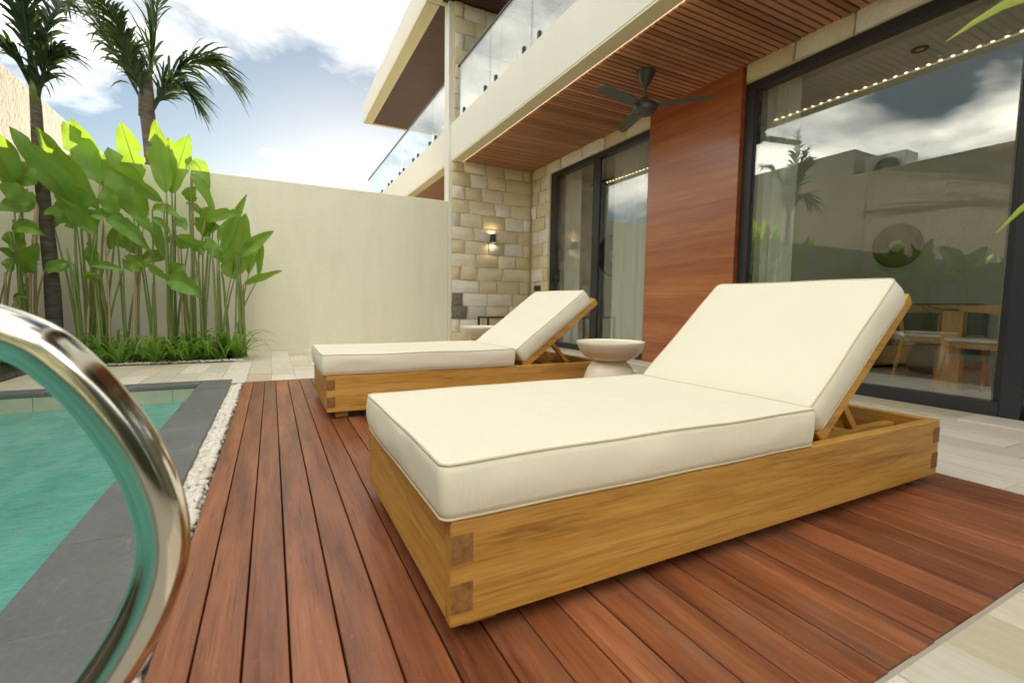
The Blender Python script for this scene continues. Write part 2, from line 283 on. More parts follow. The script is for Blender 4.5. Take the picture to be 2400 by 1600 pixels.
# ------------------------------------------------------------------ mesh helpers
WLOC = {}
def wl_of(o):
    p = Vector((0, 0, 0))
    while o is not None: p = p + o.location; o = o.parent
    return p
class MB:
    def __init__(s): s.v = []; s.f = []; s.uv = None
    def add(s, vs_, fs):
        b = len(s.v); s.v += [tuple(q) for q in vs_]; s.f += [tuple(i+b for i in f) for f in fs]; return s
    def box(s, x0, x1, y0, y1, z0, z1, c=0.0, M=None):
        if c <= 0:
            vs_ = [(x, y, z) for x in (x0, x1) for y in (y0, y1) for z in (z0, z1)]
            fs = [(0, 1, 3, 2), (4, 6, 7, 5), (0, 4, 5, 1), (2, 3, 7, 6), (0, 2, 6, 4), (1, 5, 7, 3)]
        else:
            bm = bmesh.new(); bmesh.ops.create_cube(bm, size=1.0)
            for q in bm.verts: q.co = Vector(((x0+x1)/2+q.co.x*(x1-x0), (y0+y1)/2+q.co.y*(y1-y0), (z0+z1)/2+q.co.z*(z1-z0)))
            bmesh.ops.bevel(bm, geom=bm.edges[:], offset=c, segments=1, affect='EDGES')
            bm.verts.index_update(); vs_ = [tuple(q.co) for q in bm.verts]; fs = [tuple(q.index for q in f.verts) for f in bm.faces]; bm.free()
        if M is not None: vs_ = [tuple(M @ Vector(q)) for q in vs_]
        return s.add(vs_, fs)
    def bar(s, p, q, w, h, c=0.0, upv=(0, 0, 1)):
        p, q = Vector(p), Vector(q); d = q-p; L = d.length; d.normalize(); a = Vector(upv).cross(d).normalized(); b = d.cross(a)
        M = Matrix(((d.x, a.x, b.x, p.x), (d.y, a.y, b.y, p.y), (d.z, a.z, b.z, p.z), (0, 0, 0, 1)))
        return s.box(0, L, -w/2, w/2, -h/2, h/2, c, M)
    def tube(s, pts, rr, n=10, cap=True):
        pts = [Vector(p) for p in pts]; rr = rr if isinstance(rr, (list, tuple)) else [rr]*len(pts)
        ref = Vector((0, 0, 1)); base = len(s.v); rings = []
        t0 = (pts[1]-pts[0]).normalized()
        a = t0.cross(ref if abs(t0.z) < 0.95 else Vector((1, 0, 0))).normalized()
        for i, p in enumerate(pts):
            tg = (pts[min(i+1, len(pts)-1)]-pts[max(i-1, 0)]).normalized()
            a = (a - tg*a.dot(tg)).normalized(); b = tg.cross(a)
            rings.append([len(s.v)+k for k in range(n)])
            for k in range(n):
                an = 2*math.pi*k/n; s.v.append(tuple(p+(a*math.cos(an)+b*math.sin(an))*rr[i]))
        for i in range(len(pts)-1):
            for k in range(n): s.f.append((rings[i][k], rings[i][(k+1) % n], rings[i+1][(k+1) % n], rings[i+1][k]))
        if cap: s.f.append(tuple(reversed(rings[0]))); s.f.append(tuple(rings[-1]))
        return s
    def lathe(s, prof, n=40, c=(0, 0, 0)):
        rows = []
        for r, z in prof:
            if r < 1e-5: rows.append([len(s.v)]); s.v.append((c[0], c[1], c[2]+z))
            else:
                rows.append([len(s.v)+k for k in range(n)])
                for k in range(n): s.v.append((c[0]+r*math.cos(2*math.pi*k/n), c[1]+r*math.sin(2*math.pi*k/n), c[2]+z))
        for a, b in zip(rows, rows[1:]):
            for k in range(n):
                k2 = (k+1) % n
                if len(a) == 1 and len(b) == 1: continue
                if len(a) == 1: s.f.append((a[0], b[k2], b[k]))
                elif len(b) == 1: s.f.append((a[k], a[k2], b[0]))
                else: s.f.append((a[k], a[k2], b[k2], b[k]))
        return s
    def xf(s, M): s.v = [tuple(M @ Vector(q)) for q in s.v]; return s
    def build(s, name, mat, parent=None, smooth=False, kind=None, label=None, fix=True):
        me = bpy.data.meshes.new(name); o = Vector((0, 0, 0)) if parent is None else wl_of(parent)
        me.from_pydata([(q[0]-o.x, q[1]-o.y, q[2]-o.z) for q in s.v], [], s.f); me.validate()
        if fix:
            bm = bmesh.new(); bm.from_mesh(me); bmesh.ops.recalc_face_normals(bm, faces=bm.faces[:]); bm.to_mesh(me); bm.free()
        if smooth:
            me.polygons.foreach_set('use_smooth', [True]*len(me.polygons))
            if smooth == 'auto': me.set_sharp_from_angle(angle=rad(40))
        if s.uv:
            ul = me.uv_layers.new(name='UVMap')
            for lp in me.loops: ul.data[lp.index].uv = s.uv[lp.vertex_index]
        me.materials.append(MAT[mat]); ob = bpy.data.objects.new(name, me); COL.objects.link(ob); ob.parent = parent
        if kind: ob['kind'] = kind
        if label: ob['label'] = label
        return ob
def put(name, me, loc, parent=None, scale=None, rot=None):
    ob = bpy.data.objects.new(name, me); COL.objects.link(ob); ob.parent = parent
    ob.location = Vector(loc) - (wl_of(parent) if parent else Vector((0, 0, 0)))
    if scale: ob.scale = scale
    if rot: ob.rotation_euler = rot
    return ob
def mesh_of(mb, name, mat, smooth=False):
    me = bpy.data.meshes.new(name); me.from_pydata(mb.v, [], mb.f)
    if smooth: me.polygons.foreach_set('use_smooth', [True]*len(me.polygons))
    me.materials.append(MAT[mat]); return me
def thing(name, label, cat, loc=(0, 0, 0), group=None):
    o = bpy.data.objects.new(name, None); COL.objects.link(o); o.location = loc; o.empty_display_size = 0.1
    o['label'] = label; o['category'] = cat
    if group: o['group'] = group
    return o
def tag(o, label, cat, group=None):
    o['label'] = label; o['category'] = cat
    if group: o['group'] = group
    return o
def bz(p0, p1, p2, n):
    p0, p1, p2 = Vector(p0), Vector(p1), Vector(p2)
    return [p0*(1-t)**2 + p1*2*t*(1-t) + p2*t*t for t in [i/n for i in range(n+1)]]
def spline(pts, n=8):
    P = [Vector(p) for p in pts]; P = [P[0]*2-P[1]] + P + [P[-1]*2-P[-2]]; out = []
    for i in range(1, len(P)-2):
        for k in range(n):
            t = k/n; a, b, c, d = P[i-1], P[i], P[i+1], P[i+2]
            out.append(0.5*((2*b)+(c-a)*t+(2*a-5*b+4*c-d)*t*t+(3*b-a-3*c+d)*t**3))
    return out+[P[-2]]

# ------------------------------------------------------------------ ground, terrace, deck, pool (the setting)
XL, XG, YB = -2.83, 3.993, 7.12
POOL = (-1.90, -0.525, -3.0, 4.38)
g = MB(); R_ = 900
px0, px1, py0, py1 = POOL[0]-0.06, -0.30, POOL[2]-0.06, 4.47
for (a, b, c, d) in ((-R_, px0, -R_, R_), (px1, R_, -R_, R_), (px0, px1, -R_, py0), (px0, px1, py1, R_)):
    g.add([(a, c, -0.10), (b, c, -0.10), (b, d, -0.10), (a, d, -0.10)], [(0, 1, 2, 3)])
g.build('ground', 'earth', kind='structure')
DX0, DX1, DY0, DY1 = -0.213, 2.415, 0.40, 4.365
ter = MB()
ter.box(DX1, 4.0, -3.0, YB, -0.09, -0.005); ter.box(px1, DX1, DY1, YB, -0.09, -0.005); ter.box(-1.90, px1, 4.56, YB, -0.09, -0.005)
ter.box(DX0, DX1, -3.0, DY0, -0.09, -0.005)
ter_o = ter.build('terrace', 'grout', kind='structure')
tile_me = mesh_of(MB().box(-0.5, 0.5, -0.5, 0.5, -0.010, 0.0), 'tile', 'limestone')
def in_bed(x0, x1, y0, y1):
    return (x0+x1)/2 < -0.36 and (y0+y1)/2 > 5.86
TW = 0.19
ntile = 0
def lay(x0, x1, y0, y1, seed):
    global ntile
    rr = random.Random(seed); x = x0
    while x < x1-0.01:
        w = min(TW, x1-x); y = y0 - rr.random()*0.4
        if w < 0.03: w += 0
        while y < y1-0.005:
            L = rr.choice((0.38, 0.5, 0.5, 0.62)); a, b = max(y, y0), min(y+L, y1)
            if b-a > 0.03 and not in_bed(x, x+w, a, b):
                put('tile', tile_me, ((x+w/2), (a+b)/2, rr.uniform(-0.0015, 0.0008)), ter_o, (w-0.0025, b-a-0.0025, 1), (rr.uniform(-0.0015, 0.0015), rr.uniform(-0.003, 0.003), 0)); ntile += 1
            y += L
        x += TW
lay(DX1+0.004, 3.70, -0.9, DY1, 1); lay(-0.393, 3.70, DY1+0.004, YB, 2); lay(-1.90, -0.393, 4.565, 5.86, 3); lay(0.24, DX1, -0.5, DY0-0.012, 4)
thr = random.Random(5); y = -0.9
while y < YB-0.1:                                         # long threshold slabs in front of the doors
    L = thr.uniform(0.8, 1.2); b = min(y+L, YB-0.06)
    put('tile', tile_me, (3.845, (y+b)/2, 0.012), ter_o, (0.285, b-y-0.003, 2.0)); y = b
# deck
deck_base = MB().box(DX0+0.01, DX1-0.006, DY0+0.004, DY1-0.004, -0.09, -0.03).build('deck', 'dark_base', kind='structure')
EDGES = [-0.213, -0.145, -0.063, 0.0155, 0.106]+[0.106+0.0891*k for k in range(1, 10)]+[0.997, 1.087, 1.174, 1.272, 1.352, 1.465, 1.584]+[1.584+0.0923*k for k in range(1, 10)]
BL = DY1-DY0
for v_ in range(4):
    me_b = mesh_of(MB().box(-0.045+0.0020, 0.045-0.0020, -BL/2, BL/2, -0.022, 0.0, 0.0015), 'board', 'deck_wood')
    for i in range(v_, len(EDGES)-1, 4):
        w = EDGES[i+1]-EDGES[i]
        put('board', me_b, ((EDGES[i]+EDGES[i+1])/2, (DY0+DY1)/2+RND.uniform(-0.003, 0.003), RND.uniform(-0.0015, 0.001)), deck_base, (w/0.09, 1, 1), (0, RND.uniform(-0.006, 0.006), RND.uniform(-0.0003, 0.0003)))
# pool
bx0, bx1, by0, by1 = POOL
ba = MB(); ba.box(bx0-0.05, bx1+0.012, by0-0.05, by1+0.012, -1.5, -1.42)
ba.box(bx1+0.012, bx1+0.06, by0, by1+0.06, -1.5, -0.031); ba.box(bx0-0.05, bx0, by0, by1+0.06, -1.5, -0.031); ba.box(bx0, bx1+0.012, by0-0.05, by0, -1.5, -0.031)
ba.box(bx0, bx1+0.012, by1+0.012, by1+0.06, -1.5, -0.031)
basin = ba.build('pool_basin', 'pool_tile', kind='structure')
x = bx0
while x < bx1-0.05:
    b = min(x+0.40, bx1+0.01); MB().box(x+0.002, b-0.002, by1+0.004, by1+0.013, -0.62, -0.033).build('wall_tile', 'pool_tile', basin); x = b
wm = MB(); nx, ny = 24, 90
for j in range(ny+1):
    for i in range(nx+1):
        X = bx0+0.001+(bx1+0.010-bx0)*i/nx; Y = by0+0.001+(by1+0.002-by0)*j/ny
        wm.v.append((X, Y, -0.135+0.003*mnoise.noise((X*4, Y*3, 0))+0.001*mnoise.noise((X*11, Y*9, 5))))
for j in range(ny):
    for i in range(nx): a = j*(nx+1)+i; wm.f.append((a, a+1, a+nx+2, a+nx+1))
wm.build('pool_water', 'water', smooth=True, kind='structure', fix=False)
cop = MB().box(-0.515, -0.312, POOL[2], 4.37, -0.10, -0.0315).build('pool_coping', 'grout', kind='structure')
y = 1.192-0.43*9
cr_ = random.Random(3)
while y < 4.56:
    b = min(y+0.43, 4.56)
    if b-y > 0.05:
        MB().box(-0.525, -0.305, y+0.001, b-0.001, -0.030, 0.0, 0.0025).build('slab', 'andesite', cop).location.z = cr_.uniform(-0.001, 0.0012)
    y = b
x = -0.526
while x > -1.9:
    a = max(x-0.45, -1.9); MB().box(a+0.001, x-0.001, 4.38, 4.56, -0.030, 0.0, 0.0025).build('slab', 'andesite', cop).location.z = cr_.uniform(-0.001, 0.0012); x = a
# white pebble channel between coping and deck
ch = MB().box(-0.312, DX0+0.01, -1.0, 4.40, -0.095, -0.05).build('pebble_channel', 'grout', kind='structure')
def pebble(seed):
    bm = bmesh.new(); bmesh.ops.create_icosphere(bm, subdivisions=2, radius=1.0); rr = random.Random(seed); o = Vector((rr.random()*50, rr.random()*50, 0))
    for q in bm.verts: q.co *= 1+0.16*mnoise.noise(q.co*1.1+o)+0.05*mnoise.noise(q.co*2.6+o)
    me = bpy.data.meshes.new('pebble'); bm.to_mesh(me); bm.free()
    me.polygons.foreach_set('use_smooth', [True]*len(me.polygons)); me.materials.append(MAT['pebble_white']); return me
peb = [pebble(i) for i in range(7)]
pr = random.Random(21); cand = []
for layer, zz in ((0, -0.040), (1, -0.026)):
    y = 0.9
    while y < 4.36:
        x = -0.300
        while x < -0.222:
            s = pr.uniform(0.0125, 0.0215)
            cand.append((x+pr.uniform(-0.006, 0.006), y+pr.uniform(-0.008, 0.008), zz+pr.uniform(-0.004, 0.005), s)); x += 0.027
        y += 0.028
top = sorted([c for c in cand if c[2] > -0.034], key=lambda c: c[1])
for c in top[:300]:
    put('pebble', pr.choice(peb), c[:3], ch, (c[3]*pr.uniform(1.0, 1.45), c[3]*pr.uniform(0.85, 1.15), c[3]*pr.uniform(0.6, 0.8)), (pr.uniform(-0.35, 0.35), pr.uniform(-0.35, 0.35), pr.uniform(0, 6.28)))
def pebble_mass(cands, name, parent, mat, sub=1):
    mb = MB(); bm = bmesh.new(); bmesh.ops.create_icosphere(bm, subdivisions=sub, radius=1.0); V0 = [v.co.copy() for v in bm.verts]; F0 = [tuple(v.index for v in f.verts) for f in bm.faces]; bm.free()
    for c in cands:
        s = c[3]; M = Matrix.Translation(c[:3]) @ Matrix.Rotation(pr.uniform(0, 6.28), 4, 'Z') @ Matrix.Diagonal((s*pr.uniform(1, 1.4), s*pr.uniform(0.8, 1.1), s*pr.uniform(0.55, 0.8), 1))
        mb.add([M @ q for q in V0], F0)
    return mb.build(name, mat, parent, smooth=True, kind='stuff', fix=False)
pebble_mass(top[300:]+[c for c in cand if c[2] <= -0.034], 'pebbles', ch, 'pebble_white', 2)
# planting beds
bed = MB().box(XL, -0.37, 5.86, YB, -0.004, 0.012).build('planting_bed', 'soil', kind='structure')
gb = [(pr.uniform(-1.9, -0.33), 5.86+abs(pr.gauss(0, 0.10)), 0.014, pr.uniform(0.006, 0.014)) for _ in range(520)]+[(-0.34+pr.gauss(0, 0.03), pr.uniform(5.84, 6.6), 0.012, pr.uniform(0.006, 0.013)) for _ in range(140)]
pebble_mass(gb, 'gravel', bed, 'pebble_white', 1)
MB().box(XL, -2.12, -3.0, 5.86, -0.09, 0.045).build('side_bed', 'soil', kind='structure')
kb = thing('planter_kerb', 'black wet stone kerb edging the planting along the rough wall', 'kerb', (-2.0, 2.0, 0))
y = -2.5
while y < 5.78:
    b = min(y+0.6, 5.80); MB().box(-2.118, -1.902, y+0.001, b-0.001, -0.09, 0.055, 0.003).build('kerb_stone', 'wet_stone', kb); y = b

# ------------------------------------------------------------------ garden walls
gw = MB().box(XL, 2.498, YB, YB+0.15, -0.09, 2.27, 0.006).build('garden_wall', 'wall_render')
tag(gw, 'smooth cream rendered garden wall behind the heliconias', 'wall')
rw = MB().box(XL, 4.0, -3.40, -3.25, -0.09, 2.0, 0.006).build('garden_wall', 'wall_render'); tag(rw, 'cream rendered garden wall behind the dark green hedge', 'wall')
lw = MB().box(XL-0.2, XL, -6.0, 16.0, -0.09, 3.47, 0.006).build('boundary_wall', 'rough_render')
tag(lw, 'tall rough weathered render boundary wall rising past the cream garden wall', 'wall')
rb = MB().box(-5.2, -3.3, 5.9, 8.4, 3.0, 4.15, 0.01).build('roof_block', 'concrete'); 
nb2 = thing('roof_terrace', 'plain concrete rooftop block beyond the tall rough wall', 'building', (-4.2, 6.5, -0.1))
rb.parent = nb2; rb.location = -Vector(nb2.location)
MB().box(-6.5, -3.1, -4.0, 9.5, -0.09, 3.2).build('wall', 'concrete', nb2)
ac = thing('air_conditioner', 'pale boxy air conditioner outdoor unit on the concrete rooftop', 'air conditioner', (-3.6, 5.3, 3.2))
MB().box(-3.9, -3.4, 5.0, 5.75, 3.26, 3.92, 0.02).build('casing', 'ac_white', ac); MB().box(-3.9, -3.4, 5.05, 5.12, 3.2, 3.26).build('foot', 'black_metal', ac); MB().box(-3.9, -3.4, 5.6, 5.67, 3.2, 3.26).build('foot', 'black_metal', ac)
MB().lathe([(0.0, 0.0), (0.24, 0.0), (0.24, 0.012), (0.0, 0.012)], 20).xf(Matrix.Translation((-3.399, 5.33, 3.59)) @ Matrix.Rotation(rad(90), 4, 'Y')).build('fan_grille', 'black_metal', ac)

# ------------------------------------------------------------------ the house
house = thing('house', 'modern two-storey villa with stone walls, slatted soffit and sliding glass doors', 'house', (4.0, 3.0, -0.09))
Z1, ZF, ZU = 2.894, 3.44, 5.25
MB().box(2.54, 2.628, -4.0, 7.099, 2.890, ZF, 0.004).build('fascia', 'house_render', house)
MB().box(2.545, 2.702, -4.0, 7.098, 2.872, 2.889).build('fascia_trim', 'house_under', house)
MB().box(2.631, 2.702, -4.0, 7.098, 2.890, 3.43).build('edge_beam', 'house_under', house)
MB().box(2.704, 8.0, -4.0, 7.098, 2.945, 3.42).build('floor_slab', 'house_render', house)
sof = MB().box(2.715, 3.99, -4.0, 7.096, 2.936, 2.943).build('soffit', 'dark_base', house)
slat_me = mesh_of(MB().box(-0.615, 0.615, -0.0235, 0.0235, -0.020, 0.020, 0.003), 'slat', 'slat_wood')
y = 7.075
while y > -0.6:
    put('slat', slat_me, (3.368, y, 2.914), sof, (1, 1, 1), (0, 0, RND.uniform(-0.0006, 0.0006))); y -= 0.062
# party wall fin
MB().box(2.50, 8.0, 7.10, 7.30, -0.09, ZU, 0.005).build('party_wall', 'house_render', house)
# stone cladding
cl_rng = random.Random(11)
def stone(parent, frame, a0, a1, z0, z1, base=0.018, mat='cladding'):
    nx_, nz_ = 5, 4; mb = MB(); dep = cl_rng.uniform(0.012, 0.034)+base; o = cl_rng.random()*90
    G = []
    for j in range(nz_):
        for i in range(nx_):
            u, w = i/(nx_-1), j/(nz_-1); e = i in (0, nx_-1) or j in (0, nz_-1)
            A = a0+(a1-a0)*(0.07+0.86*u if e and False else u); Z = z0+(z1-z0)*w
            ja = 0.018 if not e else 0.017
            A += ja*mnoise.noise((A*6+o, Z*6, 1.3)) - (0.012 if i == nx_-1 else 0) + (0.0 if i else 0.004)
            Z += 0.9*ja*mnoise.noise((A*6+o, Z*6, 7.7))
            if not e: A += cl_rng.uniform(-0.02, 0.02)*(a1-a0); Z += cl_rng.uniform(-0.03, 0.03)*(z1-z0)
            d = dep*(0.45 if e else 1.0)+0.012*mnoise.noise((A*9+o, Z*9, 3.0))
            G.append((A, Z, max(d, 0.008)))
    ring = [i for i in range(nx_)]+[j*nx_+nx_-1 for j in range(1, nz_)]+[(nz_-1)*nx_+i for i in range(nx_-2, -1, -1)]+[j*nx_ for j in range(nz_-2, 0, -1)]
    mb.v = [frame(*q) for q in G]+[frame(G[i][0], G[i][1], 0.0) for i in ring]
    mb.f = [(j*nx_+i, j*nx_+i+1, (j+1)*nx_+i+1, (j+1)*nx_+i) for j in range(nz_-1) for i in range(nx_-1)]
    n0 = nx_*nz_; k = len(ring)
    mb.f += [(ring[i], ring[(i+1) % k], n0+(i+1) % k, n0+i) for i in range(k)]
    return mb.build('stone', mat, parent, smooth='auto')
FY = lambda a, z, d: (a, 7.085-d, z)
FX = lambda a, z, d: (XG-d, a, z)
def course_wall(parent, frame, a0, a1, z0, z1, h=0.205, lo=0.27, hi=0.48, dark=None):
    n = max(1, round((z1-z0)/h)); hh = (z1-z0)/n
    for j in range(n):
        a = a0; first = True
        while a < a1-0.005:
            L = cl_rng.uniform(lo, hi)
            if first and j % 2: L *= 0.5
            first = False
            if a1-a-L < 0.13: L = a1-a
            m = 'cladding'
            if dark and dark(a, z0+j*hh): m = 'cladding_dark'
            stone(parent, frame, a+0.006, a+L-0.002, z0+j*hh+0.005, z0+(j+1)*hh-0.003, mat=m); a += L
sw = MB().box(2.545, XG, 7.085, 7.0995, -0.004, 2.944).build('stone_wall', 'mortar', house)
course_wall(sw, FY, 2.545, XG-0.035, 0.0, 2.935, 0.2095, dark=lambda a, z: a < 2.56 and (0.4 < z < 0.8) )
sw2 = MB().box(2.58, 4.05, 7.085, 7.0995, ZF, ZU).build('stone_wall', 'mortar', house)
course_wall(sw2, FY, 2.58, 3.9, ZF+0.01, ZU, 0.215)
pier = MB().box(XG, XG+0.12, 6.482, 7.084, 0.0, 2.935).build('stone_wall', 'mortar', house)
course_wall(pier, FX, 6.484, 7.045, 0.0, 2.735, 0.21, 0.2, 0.42)
lint = MB().box(XG, XG+0.12, 4.252, 6.481, 2.742, 2.935).build('stone_lintel', 'mortar', house)
course_wall(lint, FX, 4.255, 7.045, 2.742, 2.935, 0.2, 0.34, 0.56)
lint2 = MB().box(XG, XG+0.12, -3.0, 3.048, 2.742, 2.935).build('stone_lintel', 'mortar', house)
course_wall(lint2, FX, -1.0, 3.045, 2.742, 2.935, 0.2, 0.4, 0.62)
# veneer panel between the doors
MB().box(3.945, 4.10, 3.052, 4.248, -0.002, 2.935, 0.003).build('wood_panel', 'veneer', house)
MB().box(4.10, 4.14, 3.052, 4.248, -0.002, 2.935).build('panel_backing', 'room_wall', house)
# sliding doors
def pane(parent, y0, y1, z0, z1, x):
    return MB().box(x, x+0.008, y0, y1, z0, z1).build('glass_pane', 'door_glass', parent)
d2 = MB(); F = 0.055
d2.box(4.00, 4.11, 4.252, 6.480, 2.675, 2.740, 0.003); d2.box(4.00, 4.11, 4.252, 4.312, 0.0, 2.674, 0.003); d2.box(4.00, 4.11, 6.330, 6.480, 0.0, 2.674, 0.003); d2.box(4.00, 4.11, 4.313, 6.329, 0.0, 0.085, 0.003)
door2 = d2.build('sliding_door', 'black_metal', house)
MB().box(4.012, 4.05, 5.25, 5.40, 0.086, 2.674, 0.003).build('meeting_stile', 'black_metal', door2)
pane(door2, 5.40, 6.329, 0.086, 2.674, 4.03); pane(door2, 4.313, 5.25, 0.086, 2.674, 4.07)
hd = MB().tube(spline([(4.0, 6.375, 1.235), (3.962, 6.372, 1.225), (3.955, 6.37, 1.19), (3.955, 6.37, 1.09), (3.962, 6.372, 1.055), (4.0, 6.375, 1.045)], 4), 0.011, 8)
hd.box(3.990, 4.0, 6.35, 6.40, 0.99, 1.28, 0.003); hd.build('handle', 'black_metal', door2, smooth='auto')
d1 = MB(); d1.box(4.00, 4.11, -3.0, 3.048, 2.665, 2.740, 0.003); d1.box(4.00, 4.11, 2.955, 3.048, 0.0, 2.664, 0.003); d1.box(4.00, 4.11, 1.156, 2.954, 0.0, 0.10, 0.003)
door1 = d1.build('sliding_door', 'black_metal', house)
MB().box(3.996, 4.06, 1.060, 1.155, 0.0, 2.664, 0.003).build('meeting_stile', 'black_metal', door1)
MB().box(4.061, 4.11, -2.9, 1.155, 0.0, 0.085, 0.003).build('bottom_rail', 'black_metal', door1)
MB().box(4.062, 4.10, 1.156, 1.205, 0.101, 2.664, 0.003).build('inner_stile', 'black_metal', door1)
pane(door1, 1.206, 2.954, 0.101, 2.664, 4.03); pane(door1, -2.9, 1.155, 0.086, 2.664, 4.075)
# interior shell
MB().box(4.111, 7.4, -3.0, 7.099, -0.09, -0.002).build('interior_floor', 'room_tile', house)
ceil = MB().box(4.30, 7.4, -3.0, 7.099, 2.70, 2.72)
ceil.box(4.141, 4.30, -3.0, 7.099, 2.78, 2.80); ceil.box(4.295, 4.299, -3.0, 7.099, 2.721, 2.78); ceil.build('interior_ceiling', 'room_ceiling', house)
MB().box(7.2, 7.4, -3.0, 7.099, -0.001, 2.699).build('interior_wall', 'room_wall', house)
MB().box(4.141, 7.199, 3.55, 3.70, -0.001, 2.699).build('interior_wall', 'room_wall', house)
MB().box(4.141, 7.199, 6.99, 7.098, -0.001, 2.699).build('interior_wall', 'room_wall', house)
MB().box(4.111, 7.199, -3.0, -2.9, -0.001, 2.699).build('interior_wall', 'room_wall', house)
# upper storey
MB().box(4.051, 4.2, -4.0, 7.099, ZF-0.01, ZU).build('upper_wall', 'house_render', house)
for yy in (0.6, 3.6): 
    uw = MB().box(4.03, 4.05, yy, yy+2.4, ZF+0.06, ZU-0.25, 0.004).build('upper_window', 'black_metal', house); MB().box(4.02, 4.029, yy+0.06, yy+2.34, ZF+0.12, ZU-0.31).build('pane', 'door_glass', uw)
def roof(parent, y0, y1):
    r = MB().box(2.20, 8.0, y0, y1, ZU+0.035, ZU+0.50, 0.005).build('roof', 'house_render', parent)
    MB().box(2.204, 2.32, y0+0.004, y1-0.004, ZU, ZU+0.034).build('eave_trim', 'house_under', r); MB().box(2.324, 2.42, y0+0.004, y1-0.004, ZU+0.002, ZU+0.034).build('eave_trim', 'house_under', r)
    MB().box(2.421, 4.05, y1-0.09, y1-0.004, ZU, ZU+0.034).build('eave_trim', 'house_under', r)
    s = MB(); y = y0+0.02
    while y < y1-0.12: s.box(2.43, 4.05, y, y+0.040, ZU+0.012, ZU+0.034); y += 0.056
    s.build('soffit_slats', 'eave_wood', r, kind='stuff')
roof(house, -4.0, 7.29)
# balustrades
def balustrade(parent, y0, y1, seams, feet):
    b = MB().box(2.585, 2.617, y0, y1, 4.225, 4.255, 0.004).build('handrail', 'black_metal', parent)
    e = [y0]+seams+[y1]
    for a, c in zip(e, e[1:]): MB().box(2.595, 2.607, a+0.006, c-0.006, ZF+0.035, 4.224).build('glass_panel', 'rail_glass', b)
    for q in feet:
        s = MB().box(2.578, 2.624, q-0.026, q+0.026, ZF, ZF+0.125, 0.012); s.build('spigot', 'black_metal', b)
balustrade(house, -1.0, 6.95, [1.36, 2.47, 3.58, 4.68, 5.785], [6.70, 5.93, 5.60, 4.855, 4.51, 3.76, 3.40, 2.65, 2.30])

nh = thing('neighbouring_house', 'matching villa beyond the cream garden wall with glass balcony and wide eave', 'house', (4.0, 10.0, -0.09))
MB().box(2.54, 2.628, 7.301, 14.5, 2.890, ZF, 0.004).build('fascia', 'house_render', nh); MB().box(2.545, 2.702, 7.301, 14.5, 2.872, 2.889).build('fascia_trim', 'house_under', nh)
MB().box(2.631, 8.0, 7.301, 14.5, 2.935, 3.42).build('floor_slab', 'house_render', nh)
sn = MB(); y = 7.32
while y < 14.4: sn.box(2.71, 3.99, y, y+0.047, 2.894, 2.934); y += 0.062
sn.build('soffit_slats', 'slat_wood', nh, kind='stuff')
MB().box(4.0, 4.2, 7.301, 14.5, -0.09, 2.934).build('wall', 'house_render', nh); MB().box(4.051, 4.2, 7.301, 12.7, 3.43, ZU).build('upper_wall', 'house_render', nh)
MB().box(3.985, 3.999, 8.2, 11.5, 0.0, 2.6).build('window', 'black_metal', nh)
roof(nh, 7.31, 12.8)
balustrade(nh, 7.32, 14.4, [8.22, 9.32, 10.44, 11.54, 12.64, 13.6], [7.5, 8.05, 8.39, 9.15, 9.49, 10.27, 10.61, 11.38, 11.71, 12.48, 12.8])

# ------------------------------------------------------------------ fixtures on the house
led = thing('led_strip', 'warm glowing dotted light strip along the edge of the slatted soffit', 'light strip', (2.71, 3.0, 2.88))
MB().box(2.7025, 2.7145, -1.0, 7.09, 2.884, 2.934).build('channel', 'ac_white', led); MB().box(2.7030, 2.7140, -1.0, 7.09, 2.8735, 2.8835).build('diffuser', 'led_line', led)
dm = MB(); y = 7.06
while y > -0.95: dm.box(2.7150, 2.7180, y-0.012, y+0.012, 2.880, 2.889); y -= 0.085
dm.build('diodes', 'led_warm', led, kind='stuff')
fan = thing('ceiling_fan', 'dark grey three-blade ceiling fan hanging from the slatted soffit', 'fan', (3.224, 3.553, 2.48))
fc = (3.224, 3.553, 0)
MB().lathe([(0, 2.895), (0.088, 2.895), (0.090, 2.885), (0.072, 2.84), (0.04, 2.775), (0.018, 2.745), (0.0, 2.742)], 28, fc).build('canopy', 'fan_metal', fan, smooth='auto')
MB().lathe([(0, 2.76), (0.0125, 2.76), (0.0125, 2.63), (0, 2.63)], 14, fc).build('rod', 'fan_metal', fan, smooth='auto')
MB().lathe([(0, 2.665), (0.022, 2.66), (0.05, 2.632), (0.058, 2.612), (0.098, 2.60), (0.112, 2.585), (0.118, 2.555), (0.112, 2.528), (0.090, 2.514), (0.088, 2.510), (0.078, 2.500), (0.04, 2.492), (0, 2.490)], 36, fc).build('motor', 'fan_metal', fan, smooth='auto')
